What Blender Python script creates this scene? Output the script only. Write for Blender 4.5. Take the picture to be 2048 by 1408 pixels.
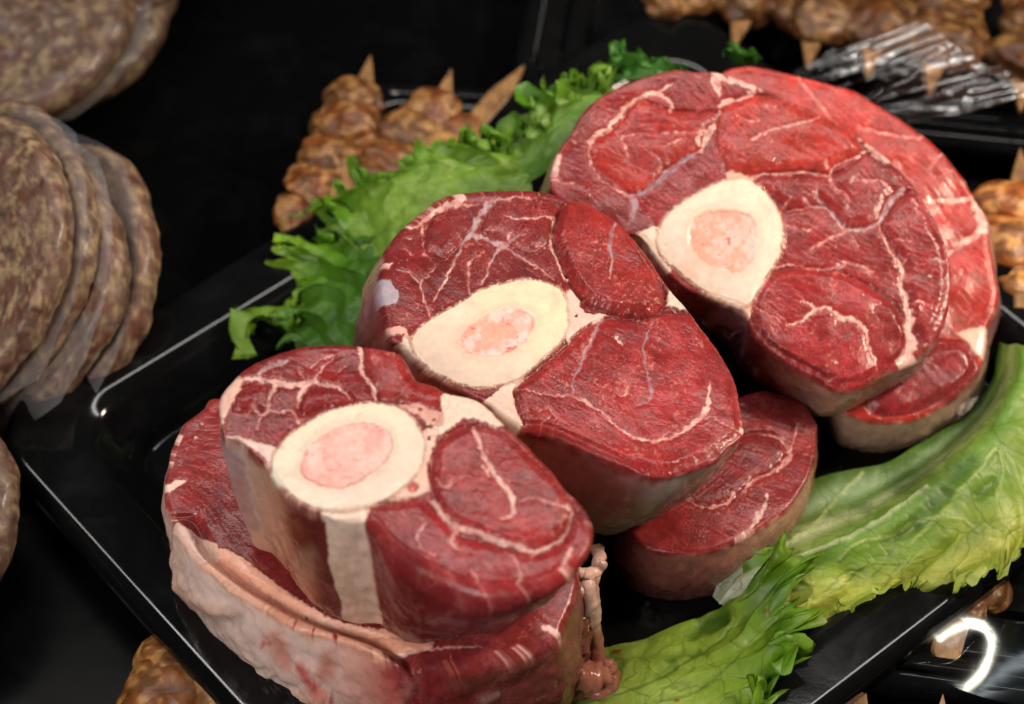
import bpy, math
import numpy as np

# ------------------------------------------------------------------ camera, world, lamps
scene = bpy.context.scene
for o in list(bpy.data.objects):
    bpy.data.objects.remove(o)
COL = scene.collection
F = 5000.0
PITCH = math.radians(52)
FW = np.array([0, math.cos(PITCH), -math.sin(PITCH)])
UP = np.array([0, math.sin(PITCH), math.cos(PITCH)])
RT = np.array([1.0, 0, 0])
CAM = np.array([0, 0, 0.04]) - FW * 0.85

cd = bpy.data.cameras.new('camera')
cam = bpy.data.objects.new('camera', cd)
COL.objects.link(cam)
cam.location = CAM
cam.rotation_euler = (math.pi / 2 - PITCH, 0, 0)
cd.sensor_width = 36
cd.lens = 36 * F / 2048
cd.clip_start = 0.01
cd.clip_end = 50
cd.dof.use_dof = True
cd.dof.focus_distance = 0.785
cd.dof.aperture_fstop = 7.8
scene.camera = cam

w = bpy.data.worlds.new('World')
scene.world = w
w.use_nodes = True
bg = w.node_tree.nodes['Background']
bg.inputs[0].default_value = (0.9, 0.95, 1.0, 1)
bg.inputs[1].default_value = 0.014

scene.view_settings.view_transform = 'Standard'
scene.view_settings.look = 'None'
scene.view_settings.exposure = 0
scene.view_settings.gamma = 1


def area(name, loc, target, sx, sy, power, color, spread=180):
    l = bpy.data.lights.new(name, 'AREA')
    l.shape = 'RECTANGLE'
    l.size = sx
    l.size_y = sy
    l.energy = power
    l.color = color
    l.spread = math.radians(spread)
    o = bpy.data.objects.new(name, l)
    COL.objects.link(o)
    o.location = loc
    from mathutils import Vector
    d = Vector(target) - Vector(loc)
    o.rotation_euler = d.to_track_quat('-Z', 'Z').to_euler()
    return o


area('case_tube_lamp', (0.0, 0.275, 0.80), (0.03, 0.05, 0.05), 1.3, 0.05, 5.2, (1.0, 0.955, 0.90))
area('warm_spot_lamp', (0.62, 0.10, 0.62), (0.12, 0.06, 0.05), 0.10, 0.10, 1.0, (1.0, 0.82, 0.62), 70)
area('front_soft_lamp', (-0.45, -0.70, 0.70), (-0.05, -0.08, 0.05), 0.5, 0.5, 0.52, (1.0, 0.93, 0.87), 34)

# ------------------------------------------------------------------ maths helpers
RNG = np.random.RandomState(7)
PERM = RNG.permutation(256)
PERM = np.concatenate([PERM, PERM, PERM])
VAL = RNG.rand(256) * 2 - 1


def vnoise(P):
    P = np.asarray(P, float)
    i = np.floor(P).astype(int)
    f = P - i
    f = f * f * f * (f * (f * 6 - 15) + 10)
    i &= 255
    out = 0
    for dx in (0, 1):
        wx = f[:, 0] if dx else 1 - f[:, 0]
        a = PERM[i[:, 0] + dx]
        for dy in (0, 1):
            wy = f[:, 1] if dy else 1 - f[:, 1]
            b = PERM[a + i[:, 1] + dy]
            for dz in (0, 1):
                wz = f[:, 2] if dz else 1 - f[:, 2]
                out = out + wx * wy * wz * VAL[PERM[b + i[:, 2] + dz] & 255]
    return out


def fbm(P, octv=3, gain=0.5):
    P = np.asarray(P, float)
    a, s, t = 1.0, 0, 0
    for k in range(octv):
        s = s + a * vnoise(P * (2.03 ** k) + 17.3 * k)
        t += a
        a *= gain
    return s / t


def n2(Q, scale, seed=0, octv=2):
    """noise over pixel-plane points"""
    return fbm(np.column_stack([Q / scale, np.full(len(Q), seed * 3.71)]), octv)


def sstep(a, b, x):
    t = np.clip((x - a) / (b - a), 0, 1)
    return t * t * (3 - 2 * t)


def lin(c):
    c = np.asarray(c, float) / 255.0
    return np.where(c <= 0.04045, c / 12.92, ((c + 0.055) / 1.055) ** 2.4)


def C(r, g, b):
    return lin((r, g, b))


def unit(v):
    v = np.asarray(v, float)
    return v / np.linalg.norm(v)


def unproj(Q, n, p0):
    Q = np.atleast_2d(np.asarray(Q, float))
    d = RT * ((Q[:, :1] - 1024) / F) - UP * ((Q[:, 1:2] - 704) / F) + FW
    t = ((p0 - CAM) @ n) / (d @ n)
    return CAM + d * t[:, None]


def at(x, y, z):
    return unproj([[x, y]], np.array([0, 0, 1.0]), np.array([0, 0, z]))[0]


def atc(x, y, z):
    return at(x, y, z / 100)


ZF = {1: (1050, 80, .4873), 2: (720, 340, .390625), 3: (300, 660, .53127), 4: (1200, 640, .54534),
      5: (0, 0, .54), 6: (480, 80, .45455), 7: (0, 560, .60215), 8: (1200, 0, .41406),
      9: (1000, 1040, .32227), 10: (1600, 1040, .26138), 11: (1240, 400, .35524), 12: (300, 820, .41775),
      13: (480, 380, .24142), 14: (1700, 380, .36943), 0: (0, 0, 1.0)}


def zpt(Z, P):
    ox, oy, s = ZF[Z]
    P = np.atleast_2d(np.asarray(P, float)).copy()
    P[:, 0] = ox + P[:, 0] * s
    P[:, 1] = oy + P[:, 1] * s
    return P


def parse(s):
    return np.array([[float(v) for v in t.split(',')] for t in s.split()])


def crom(P, n, closed=False):
    """Catmull-Rom through P (k,d) -> n samples per span"""
    P = np.asarray(P, float)
    k = len(P)
    out = []
    spans = k if closed else k - 1
    u = np.linspace(0, 1, n, endpoint=False)[:, None]
    for i in range(spans):
        if closed:
            p0, p1, p2, p3 = P[i - 1], P[i], P[(i + 1) % k], P[(i + 2) % k]
        else:
            p1, p2 = P[i], P[i + 1]
            p0 = P[i - 1] if i else 2 * p1 - p2
            p3 = P[i + 2] if i + 2 < k else 2 * p2 - p1
        out.append(0.5 * (2 * p1 + (p2 - p0) * u + (2 * p0 - 5 * p1 + 4 * p2 - p3) * u ** 2 + (3 * p1 - p0 - 3 * p2 + p3) * u ** 3))
    if not closed:
        out.append(P[-1:])
    return np.vstack(out)


def resample(P, n):
    d = np.r_[0, np.cumsum(np.linalg.norm(np.diff(P, axis=0), axis=1))]
    t = np.linspace(0, d[-1], n)
    return np.column_stack([np.interp(t, d, P[:, i]) for i in range(P.shape[1])])


def seg_dist(Q, poly, closed=False):
    """signed excess distance: distance to the polyline minus its half width"""
    best = np.full(len(Q), 1e9)
    W = poly[:, 2] if poly.shape[1] > 2 else np.zeros(len(poly))
    k = len(poly)
    for i in range(k if closed else k - 1):
        a, b = poly[i, :2], poly[(i + 1) % k, :2]
        lo = np.minimum(a, b) - 40
        hi = np.maximum(a, b) + 40
        m = np.where((Q[:, 0] > lo[0]) & (Q[:, 0] < hi[0]) & (Q[:, 1] > lo[1]) & (Q[:, 1] < hi[1]))[0]
        if not len(m):
            continue
        ab = b - a
        t = np.clip(((Q[m] - a) @ ab) / max(ab @ ab, 1e-9), 0, 1)
        d = np.linalg.norm(Q[m] - (a + t[:, None] * ab), axis=1) - (W[i] * (1 - t) + W[(i + 1) % k] * t)
        best[m] = np.minimum(best[m], d)
    return best


def poly_sd(Q, poly):
    """signed distance, negative inside, clamped to +-40"""
    P = crom(poly[:, :2], 6, True)
    d = np.minimum(seg_dist(Q, np.column_stack([P, np.zeros(len(P))]), True), 40)
    inside = np.zeros(len(Q), bool)
    x, y = Q[:, 0], Q[:, 1]
    for i in range(len(P)):
        a, b = P[i], P[(i + 1) % len(P)]
        if a[1] == b[1]:
            continue
        c = (a[1] > y) != (b[1] > y)
        inside ^= c & (x < (b[0] - a[0]) * (y - a[1]) / (b[1] - a[1]) + a[0])
    return np.where(inside, -d, d)


# ------------------------------------------------------------------ mesh helpers
def mesh(name, V, Fc, mat, parent=None, cols=None, fat=None, uv=None, normals=None, smooth=True):
    V = np.asarray(V, float)
    Fc = np.asarray(Fc, int)
    used, inv = np.unique(Fc.ravel(), return_inverse=True)
    k = Fc.shape[1]
    me = bpy.data.meshes.new(name)
    me.vertices.add(len(used))
    me.vertices.foreach_set('co', V[used].astype(np.float32).ravel())
    me.loops.add(len(Fc) * k)
    me.loops.foreach_set('vertex_index', inv.astype(np.int32))
    me.polygons.add(len(Fc))
    me.polygons.foreach_set('loop_start', np.arange(0, len(Fc) * k, k, dtype=np.int32))
    me.update(calc_edges=True)
    me.polygons.foreach_set('use_smooth', np.full(len(Fc), smooth))
    if cols is not None:
        a = me.attributes.new('Col', 'FLOAT_COLOR', 'POINT')
        c = np.ones((len(used), 4), np.float32)
        c[:, :3] = np.clip(np.asarray(cols)[used], 0, 1)
        a.data.foreach_set('color', c.ravel())
    if fat is not None:
        a = me.attributes.new('Fat', 'FLOAT', 'POINT')
        a.data.foreach_set('value', np.asarray(fat)[used].astype(np.float32))
    if uv is not None:
        a = me.attributes.new('Leaf', 'FLOAT_VECTOR', 'POINT')
        c = np.zeros((len(used), 3), np.float32)
        c[:, :uv.shape[1]] = uv[used]
        a.data.foreach_set('vector', c.ravel())
    me.validate()
    if normals is not None:
        me.normals_split_custom_set_from_vertices(normals[used].astype(np.float32))
    o = bpy.data.objects.new(name, me)
    if mat:
        me.materials.append(mat)
    COL.objects.link(o)
    if parent is not None:
        o.parent = parent
    return o


def vnormals(V, Fc):
    n = np.cross(V[Fc[:, 2]] - V[Fc[:, 0]], V[Fc[:, 3 if Fc.shape[1] > 3 else 1]] - V[Fc[:, 1 if Fc.shape[1] > 3 else 0]])
    N = np.zeros_like(V)
    for j in range(Fc.shape[1]):
        for a in range(3):
            N[:, a] += np.bincount(Fc[:, j], n[:, a], len(V))
    return N / np.maximum(np.linalg.norm(N, axis=1, keepdims=True), 1e-12)


def empty(name, loc, label, cat, group=None):
    o = bpy.data.objects.new(name, None)
    o.empty_display_size = 0.01
    COL.objects.link(o)
    return tag(o, label, cat, group)


def tag(o, label=None, cat=None, group=None, kind=None):
    for k, v in (('label', label), ('category', cat), ('group', group), ('kind', kind)):
        if v:
            o[k] = v
    return o


def grid_faces(nu, nv, wrap=False):
    """nu rows x nv columns, columns may wrap"""
    i, j = np.meshgrid(np.arange(nu - 1), np.arange(nv if wrap else nv - 1), indexing='ij')
    i, j = i.ravel(), j.ravel()
    j2 = (j + 1) % nv
    return np.column_stack([i * nv + j, i * nv + j2, (i + 1) * nv + j2, (i + 1) * nv + j])


# ------------------------------------------------------------------ materials
class NT:
    def __init__(self, name):
        self.m = bpy.data.materials.new(name)
        self.m.use_nodes = True
        self.t = self.m.node_tree
        self.b = self.t.nodes['Principled BSDF']
        self.out = self.t.nodes['Material Output']

    def n(self, kind, **kw):
        nd = self.t.nodes.new(kind)
        for k, v in kw.items():
            if k.startswith('i_'):
                key = k[2:]
                nd.inputs[int(key) if key.isdigit() else key.replace('_', ' ')].default_value = v
            else:
                setattr(nd, k, v)
        return nd

    def l(self, a, b):
        self.t.links.new(a, b)

    def coords(self):
        return self.n('ShaderNodeTexCoord').outputs['Object']

    def noise(self, vec, scale, detail=3, rough=0.5, dist=0.0):
        nd = self.n('ShaderNodeTexNoise', i_Scale=scale, i_Detail=detail, i_Roughness=rough, i_Distortion=dist)
        self.l(vec, nd.inputs['Vector'])
        return nd.outputs['Fac']

    def ramp(self, fac, lo, hi, a=0.0, b=1.0):
        nd = self.n('ShaderNodeMapRange', i_1=lo, i_2=hi, i_3=a, i_4=b)
        self.l(fac, nd.inputs[0])
        return nd.outputs[0]

    def math(self, op, a, b):
        nd = self.n('ShaderNodeMath', operation=op)
        for k, v in enumerate((a, b)):
            if isinstance(v, (int, float)):
                nd.inputs[k].default_value = v
            else:
                self.l(v, nd.inputs[k])
        return nd.outputs[0]

    def mix(self, fac, a, b, mode='MIX'):
        nd = self.n('ShaderNodeMix', data_type='RGBA', blend_type=mode)
        for k, v in ((0, fac), (6, a), (7, b)):
            if isinstance(v, (int, float)):
                nd.inputs[k].default_value = v
            elif isinstance(v, (tuple, list, np.ndarray)):
                nd.inputs[k].default_value = (*[float(x) for x in v[:3]], 1)
            else:
                self.l(v, nd.inputs[k])
        return nd.outputs[2]

    def bump(self, h, strength, dist, prev=None):
        nd = self.n('ShaderNodeBump', i_Distance=dist)
        if isinstance(strength, (int, float)):
            nd.inputs['Strength'].default_value = strength
        else:
            self.l(strength, nd.inputs['Strength'])
        self.l(h, nd.inputs['Height'])
        if prev is not None:
            self.l(prev, nd.inputs['Normal'])
        return nd.outputs[0]

    def set(self, **kw):
        for k, v in kw.items():
            key = k.replace('_', ' ')
            if hasattr(v, 'is_linked'):
                self.l(v, self.b.inputs[key])
            else:
                self.b.inputs[key].default_value = v


def meat_material():
    m = NT('raw_meat')
    v = m.coords()
    col = m.n('ShaderNodeAttribute', attribute_name='Col').outputs['Color']
    fat = m.n('ShaderNodeAttribute', attribute_name='Fat').outputs['Fac']
    lean = m.math('SUBTRACT', 1.0, fat)
    fine = m.noise(v, 1250, 2, 0.65)
    mid = m.noise(v, 330, 4, 0.6, 0.6)
    c = m.mix(m.ramp(fat, 0, 1, 1.0, 0.22), col, m.mix(m.ramp(mid, 0.3, 0.72), (0.60, 0.50, 0.50), (1.22, 1.14, 1.12)), 'MULTIPLY')
    c = m.mix(lean, c, m.mix(1.0, c, (0.76, 0.74, 0.70), 'MULTIPLY'))
    c = m.mix(m.math('MULTIPLY', lean, 0.10), c, C(166, 96, 88))
    # thin pale fibres between the muscle bundles
    vor = m.n('ShaderNodeTexVoronoi', feature='DISTANCE_TO_EDGE', i_Scale=640.0)
    warp = m.n('ShaderNodeVectorMath', operation='ADD')
    wn = m.n('ShaderNodeTexNoise', i_Scale=420.0, i_Detail=2.0)
    m.l(v, wn.inputs['Vector'])
    sc = m.n('ShaderNodeVectorMath', operation='SCALE')
    sc.inputs['Scale'].default_value = 0.0022
    m.l(wn.outputs['Color'], sc.inputs[0])
    m.l(v, warp.inputs[0])
    m.l(sc.outputs[0], warp.inputs[1])
    m.l(warp.outputs[0], vor.inputs['Vector'])
    line = m.ramp(vor.outputs['Distance'], 0.0, 0.10, 1.0, 0.0)
    patch = m.ramp(m.noise(v, 120, 3), 0.46, 0.66)
    lf = m.math('MULTIPLY', m.math('MULTIPLY', line, patch), m.math('MULTIPLY', lean, 0.30))
    c = m.mix(lf, c, C(225, 130, 125))
    c = m.mix(m.math('MULTIPLY', lean, m.ramp(fine, 0.66, 0.78, 0, 0.20)), c, C(235, 140, 125))
    rough = m.ramp(m.noise(v, 210, 3), 0.35, 0.65, 0.15, 0.30)
    h = m.math('ADD', m.math('MULTIPLY', fine, 0.8), m.math('MULTIPLY', mid, 0.22))
    nb = m.bump(h, m.ramp(fat, 0, 1, 0.22, 0.07), 0.0006)
    m.set(Base_Color=c, Roughness=rough, Normal=nb, Subsurface_Weight=0.06, Subsurface_Scale=0.003, Specular_IOR_Level=0.30,
          Coat_Weight=0.0)
    m.b.inputs['Subsurface Radius'].default_value = (1.0, 0.25, 0.18)
    return m.m


def tray_material(name='black_plastic', base=0.004, r0=0.06, r1=0.13, spec=0.24):
    m = NT(name)
    v = m.coords()
    n1 = m.noise(v, 45, 4, 0.6, 0.5)
    n2_ = m.noise(v, 900, 2)
    c = m.mix(m.ramp(n1, 0.5, 0.75), (base, base * 1.05, base * 1.15), (base * 1.9, base * 2.0, base * 2.2))
    m.set(Base_Color=c, Roughness=m.ramp(n1, 0.35, 0.7, r0, r1), Normal=m.bump(n2_, 0.03, 0.0002), Specular_IOR_Level=spec)
    return m.m


def leaf_material():
    m = NT('lettuce_leaf')
    col = m.n('ShaderNodeAttribute', attribute_name='Col').outputs['Color']
    v = m.n('ShaderNodeAttribute', attribute_name='Leaf').outputs['Vector']
    ob = m.coords()
    wn = m.n('ShaderNodeTexNoise', i_Scale=1.1, i_Detail=2.0)
    m.l(v, wn.inputs['Vector'])
    sc = m.n('ShaderNodeVectorMath', operation='SCALE')
    sc.inputs['Scale'].default_value = 0.5
    m.l(wn.outputs['Color'], sc.inputs[0])
    warp = m.n('ShaderNodeVectorMath', operation='ADD')
    m.l(v, warp.inputs[0])
    m.l(sc.outputs[0], warp.inputs[1])
    va = m.n('ShaderNodeTexVoronoi', feature='DISTANCE_TO_EDGE', i_Scale=0.62)
    vb = m.n('ShaderNodeTexVoronoi', feature='DISTANCE_TO_EDGE', i_Scale=2.0)
    m.l(warp.outputs[0], va.inputs['Vector'])
    m.l(warp.outputs[0], vb.inputs['Vector'])
    la = m.ramp(va.outputs['Distance'], 0.0, 0.022, 1, 0)
    lb = m.ramp(vb.outputs['Distance'], 0.0, 0.035, 1, 0)
    n1 = m.noise(ob, 160, 4, 0.6)
    n3 = m.noise(ob, 1100, 2)
    c = m.mix(1.0, col, m.mix(m.ramp(n1, 0.3, 0.7), (0.72, 0.78, 0.62), (1.2, 1.12, 1.15)), 'MULTIPLY')
    c = m.mix(m.math('MULTIPLY', la, 0.50), c, C(70, 92, 22))
    c = m.mix(m.math('MULTIPLY', lb, 0.28), c, C(66, 92, 24))
    pa = m.ramp(va.outputs['Distance'], 0.0, 0.32)
    pb = m.ramp(vb.outputs['Distance'], 0.0, 0.27)
    pa.node.interpolation_type = pb.node.interpolation_type = 'SMOOTHSTEP'
    h = m.math('ADD', m.math('MULTIPLY', pa, 1.2), m.math('ADD', m.math('MULTIPLY', pb, 0.55), m.math('MULTIPLY', n1, 0.35)))
    nb = m.bump(n3, 0.12, 0.0003, m.bump(h, 0.28, 0.0007))
    m.set(Base_Color=c, Roughness=0.44, Normal=nb, Specular_IOR_Level=0.5)
    tr = m.n('ShaderNodeBsdfTranslucent')
    m.l(m.mix(1.0, c, (1.3, 1.25, 0.55), 'MULTIPLY'), tr.inputs['Color'])
    m.l(nb, tr.inputs['Normal'])
    mx = m.n('ShaderNodeMixShader', i_0=0.34)
    m.l(m.b.outputs[0], mx.inputs[1])
    m.l(tr.outputs[0], mx.inputs[2])
    m.l(mx.outputs[0], m.out.inputs['Surface'])
    return m.m


def mince_material():
    m = NT('minced_meat')
    v = m.coords()
    col = m.n('ShaderNodeAttribute', attribute_name='Col').outputs['Color']
    n1 = m.noise(v, 260, 4, 0.6)
    c = m.mix(1.0, col, m.mix(m.ramp(n1, 0.35, 0.68), (0.60, 0.56, 0.52), (1.25, 1.2, 1.15)), 'MULTIPLY')
    m.set(Base_Color=c, Roughness=0.5, Normal=m.bump(n1, 0.5, 0.0010), Specular_IOR_Level=0.4, Coat_Weight=0.15, Coat_Roughness=0.2)
    return m.m


def marin_material():
    m = NT('marinade')
    v = m.coords()
    col = m.n('ShaderNodeAttribute', attribute_name='Col').outputs['Color']
    n1 = m.noise(v, 160, 3, 0.55)
    c = m.mix(1.0, col, m.mix(m.ramp(n1, 0.3, 0.7), (0.65, 0.6, 0.55), (1.2, 1.15, 1.1)), 'MULTIPLY')
    m.set(Base_Color=c, Roughness=0.42, Normal=m.bump(n1, 0.5, 0.0012), Specular_IOR_Level=0.4)
    return m.m


def wood_material():
    m = NT('skewer_wood')
    v = m.coords()
    mp = m.n('ShaderNodeMapping')
    mp.inputs['Scale'].default_value = (900, 60, 300)
    m.l(v, mp.inputs['Vector'])
    n1 = m.noise(mp.outputs[0], 1.0, 4, 0.6, 0.4)
    c = m.mix(m.ramp(n1, 0.3, 0.7), C(112, 78, 44), C(164, 124, 78))
    st = m.ramp(m.noise(v, 180, 3), 0.45, 0.65)
    c = m.mix(m.math('MULTIPLY', st, .7), c, C(74, 44, 24))
    m.set(Base_Color=c, Roughness=0.5, Normal=m.bump(n1, 0.25, 0.0004))
    return m.m


def film_material(name='plastic_film', gloss=0.09, tint=(1, 1, 1), frost=0, bump=.25, rough=.12):
    m = NT(name)
    v = m.coords()
    nb = m.bump(m.noise(v, 70, 2, 0.5, 0.6), bump, 0.004)
    gl = m.n('ShaderNodeBsdfGlossy', i_Roughness=rough)
    gl.inputs['Color'].default_value = (*tint, 1)
    m.l(nb, gl.inputs['Normal'])
    tr = m.n('ShaderNodeBsdfTransparent')
    fr = m.n('ShaderNodeLayerWeight', i_Blend=0.5)
    m.l(nb, fr.inputs['Normal'])
    f3 = m.math('MULTIPLY', m.math('POWER', fr.outputs['Facing'], 4.0), 0.6)
    fac = m.math('MINIMUM', m.math('ADD', f3, gloss), 1.0)
    mx = m.n('ShaderNodeMixShader')
    m.l(fac, mx.inputs[0])
    m.l(tr.outputs[0], mx.inputs[1])
    m.l(gl.outputs[0], mx.inputs[2])
    last = mx
    if frost:
        df = m.n('ShaderNodeBsdfDiffuse')
        df.inputs['Color'].default_value = (.75, .77, .80, 1)
        last = m.n('ShaderNodeMixShader', i_0=frost)
        m.l(mx.outputs[0], last.inputs[1])
        m.l(df.outputs[0], last.inputs[2])
    m.l(last.outputs[0], m.out.inputs['Surface'])
    return m.m


M_MEAT = meat_material()
M_TRAY = tray_material()
M_FLOOR = tray_material('shelf_black', 0.002, 0.2, 0.35, 0.05)
M_LEAF = leaf_material()
M_MINCE = mince_material()
M_WOOD = wood_material()
M_MARIN = marin_material()
M_FILM = film_material()
M_SHEET = film_material('separator_film', 0.12, (0.9, 0.92, 0.95), frost=.11, bump=.5)
M_GLOSS = film_material('tight_film', 0.022, (.74, .90, 1), bump=0, rough=.17)

# ------------------------------------------------------------------ the surface and the trays
EX, EY = unit((math.cos(math.radians(40)), math.sin(math.radians(40)), 0)), unit((math.cos(math.radians(-50)), math.sin(math.radians(-50)), 0))


def tray(name, label, u0, u1, w0, w1, ex, ey, zl, radius, lip, depth, mat, wallrun=0.012, thick=0.0025):
    """rounded-rectangle tray: ring profiles from the outer lip edge to the floor"""
    prof = [(0.0, -0.006), (0.0, -0.002), (0.0006, -0.0006), (0.0016, -0.0001), (0.0022, 0.0), (0.0030, 0.0), (lip * 0.5, 0.0), (lip - 0.007, 0.0), (lip - 0.006, 0.0)]
    for k in range(1, 13):
        a = k / 12 * math.radians(65)
        prof.append((lip - 0.006 + 0.0075 * math.sin(a), -0.0075 * (1 - math.cos(a))))
    x, z = prof[-1]
    prof.append((x + wallrun * 0.4, z - (depth - 0.010) * 0.5))
    prof.append((x + wallrun * 0.7, z - (depth - 0.010)))
    x, z = prof[-1]
    for k in range(1, 7):
        a = math.radians(65) * (1 - k / 6)
        prof.append((x + 0.005 * (math.sin(math.radians(65)) - math.sin(a)), -depth + (z + depth) * (1 - math.cos(a)) / (1 - math.cos(math.radians(65)))))
    prof.append((prof[-1][0] + 0.01, -depth))
    rings = []
    nc = 14
    for ins, z in prof:
        r = max(radius - ins * .25, 0.006)
        pts = []
        for cx, cy, a0 in ((u1 - ins - r, w1 - ins - r, 0), (u0 + ins + r, w1 - ins - r, 90), (u0 + ins + r, w0 + ins + r, 180), (u1 - ins - r, w0 + ins + r, 270)):
            for k in range(nc + 1):
                a = math.radians(a0 + 90 * k / nc)
                pts.append(ex * (cx + r * math.cos(a)) + ey * (cy + r * math.sin(a)) + np.array([0, 0, zl + z]))
        rings.append(pts)
    V = np.array(rings)
    nr, npt = V.shape[:2]
    cen = np.repeat(V[-1].mean(0)[None], 1, 0)
    Vf = np.vstack([V.reshape(-1, 3), cen])
    Fq = grid_faces(nr, npt, True)
    last = (nr - 1) * npt
    j = np.arange(npt)
    tri = np.column_stack([last + j, last + (j + 1) % npt, np.full(npt, len(Vf) - 1), np.full(npt, len(Vf) - 1)])
    me = bpy.data.meshes.new(name)
    faces = [tuple(f) for f in Fq] + [(int(t[0]), int(t[1]), int(t[2])) for t in tri]
    me.from_pydata([tuple(v) for v in Vf], [], faces)
    for p in me.polygons:
        p.use_smooth = True
    me.materials.append(mat)
    o = bpy.data.objects.new(name, me)
    COL.objects.link(o)
    sm = o.modifiers.new('thickness', 'SOLIDIFY')
    sm.thickness = thick
    sm.offset = -1
    return tag(o, label, 'tray', None)


me = bpy.data.meshes.new('shelf')
me.from_pydata([(-1.2, -0.9, -0.006), (1.2, -0.9, -0.006), (1.2, 1.5, -0.006), (-1.2, 1.5, -0.006)], [], [(0, 1, 2, 3)])
me.materials.append(M_FLOOR)
shelf = bpy.data.objects.new('floor', me)
COL.objects.link(shelf)
tag(shelf, kind='structure')
tray('tray', 'large shiny black plastic tray with rounded corner under the shank slices and lettuce', -0.1495, 0.172, -0.1043, 0.161, EX, EY, 0.022, 0.027, 0.0215, 0.019, M_TRAY)


# ------------------------------------------------------------------ shank slices
def paint_default():
    return dict(lobes=[], veins=[], fatpoly=[], greypoly=[], spots=[], bone=None, marrow=None)


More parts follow.
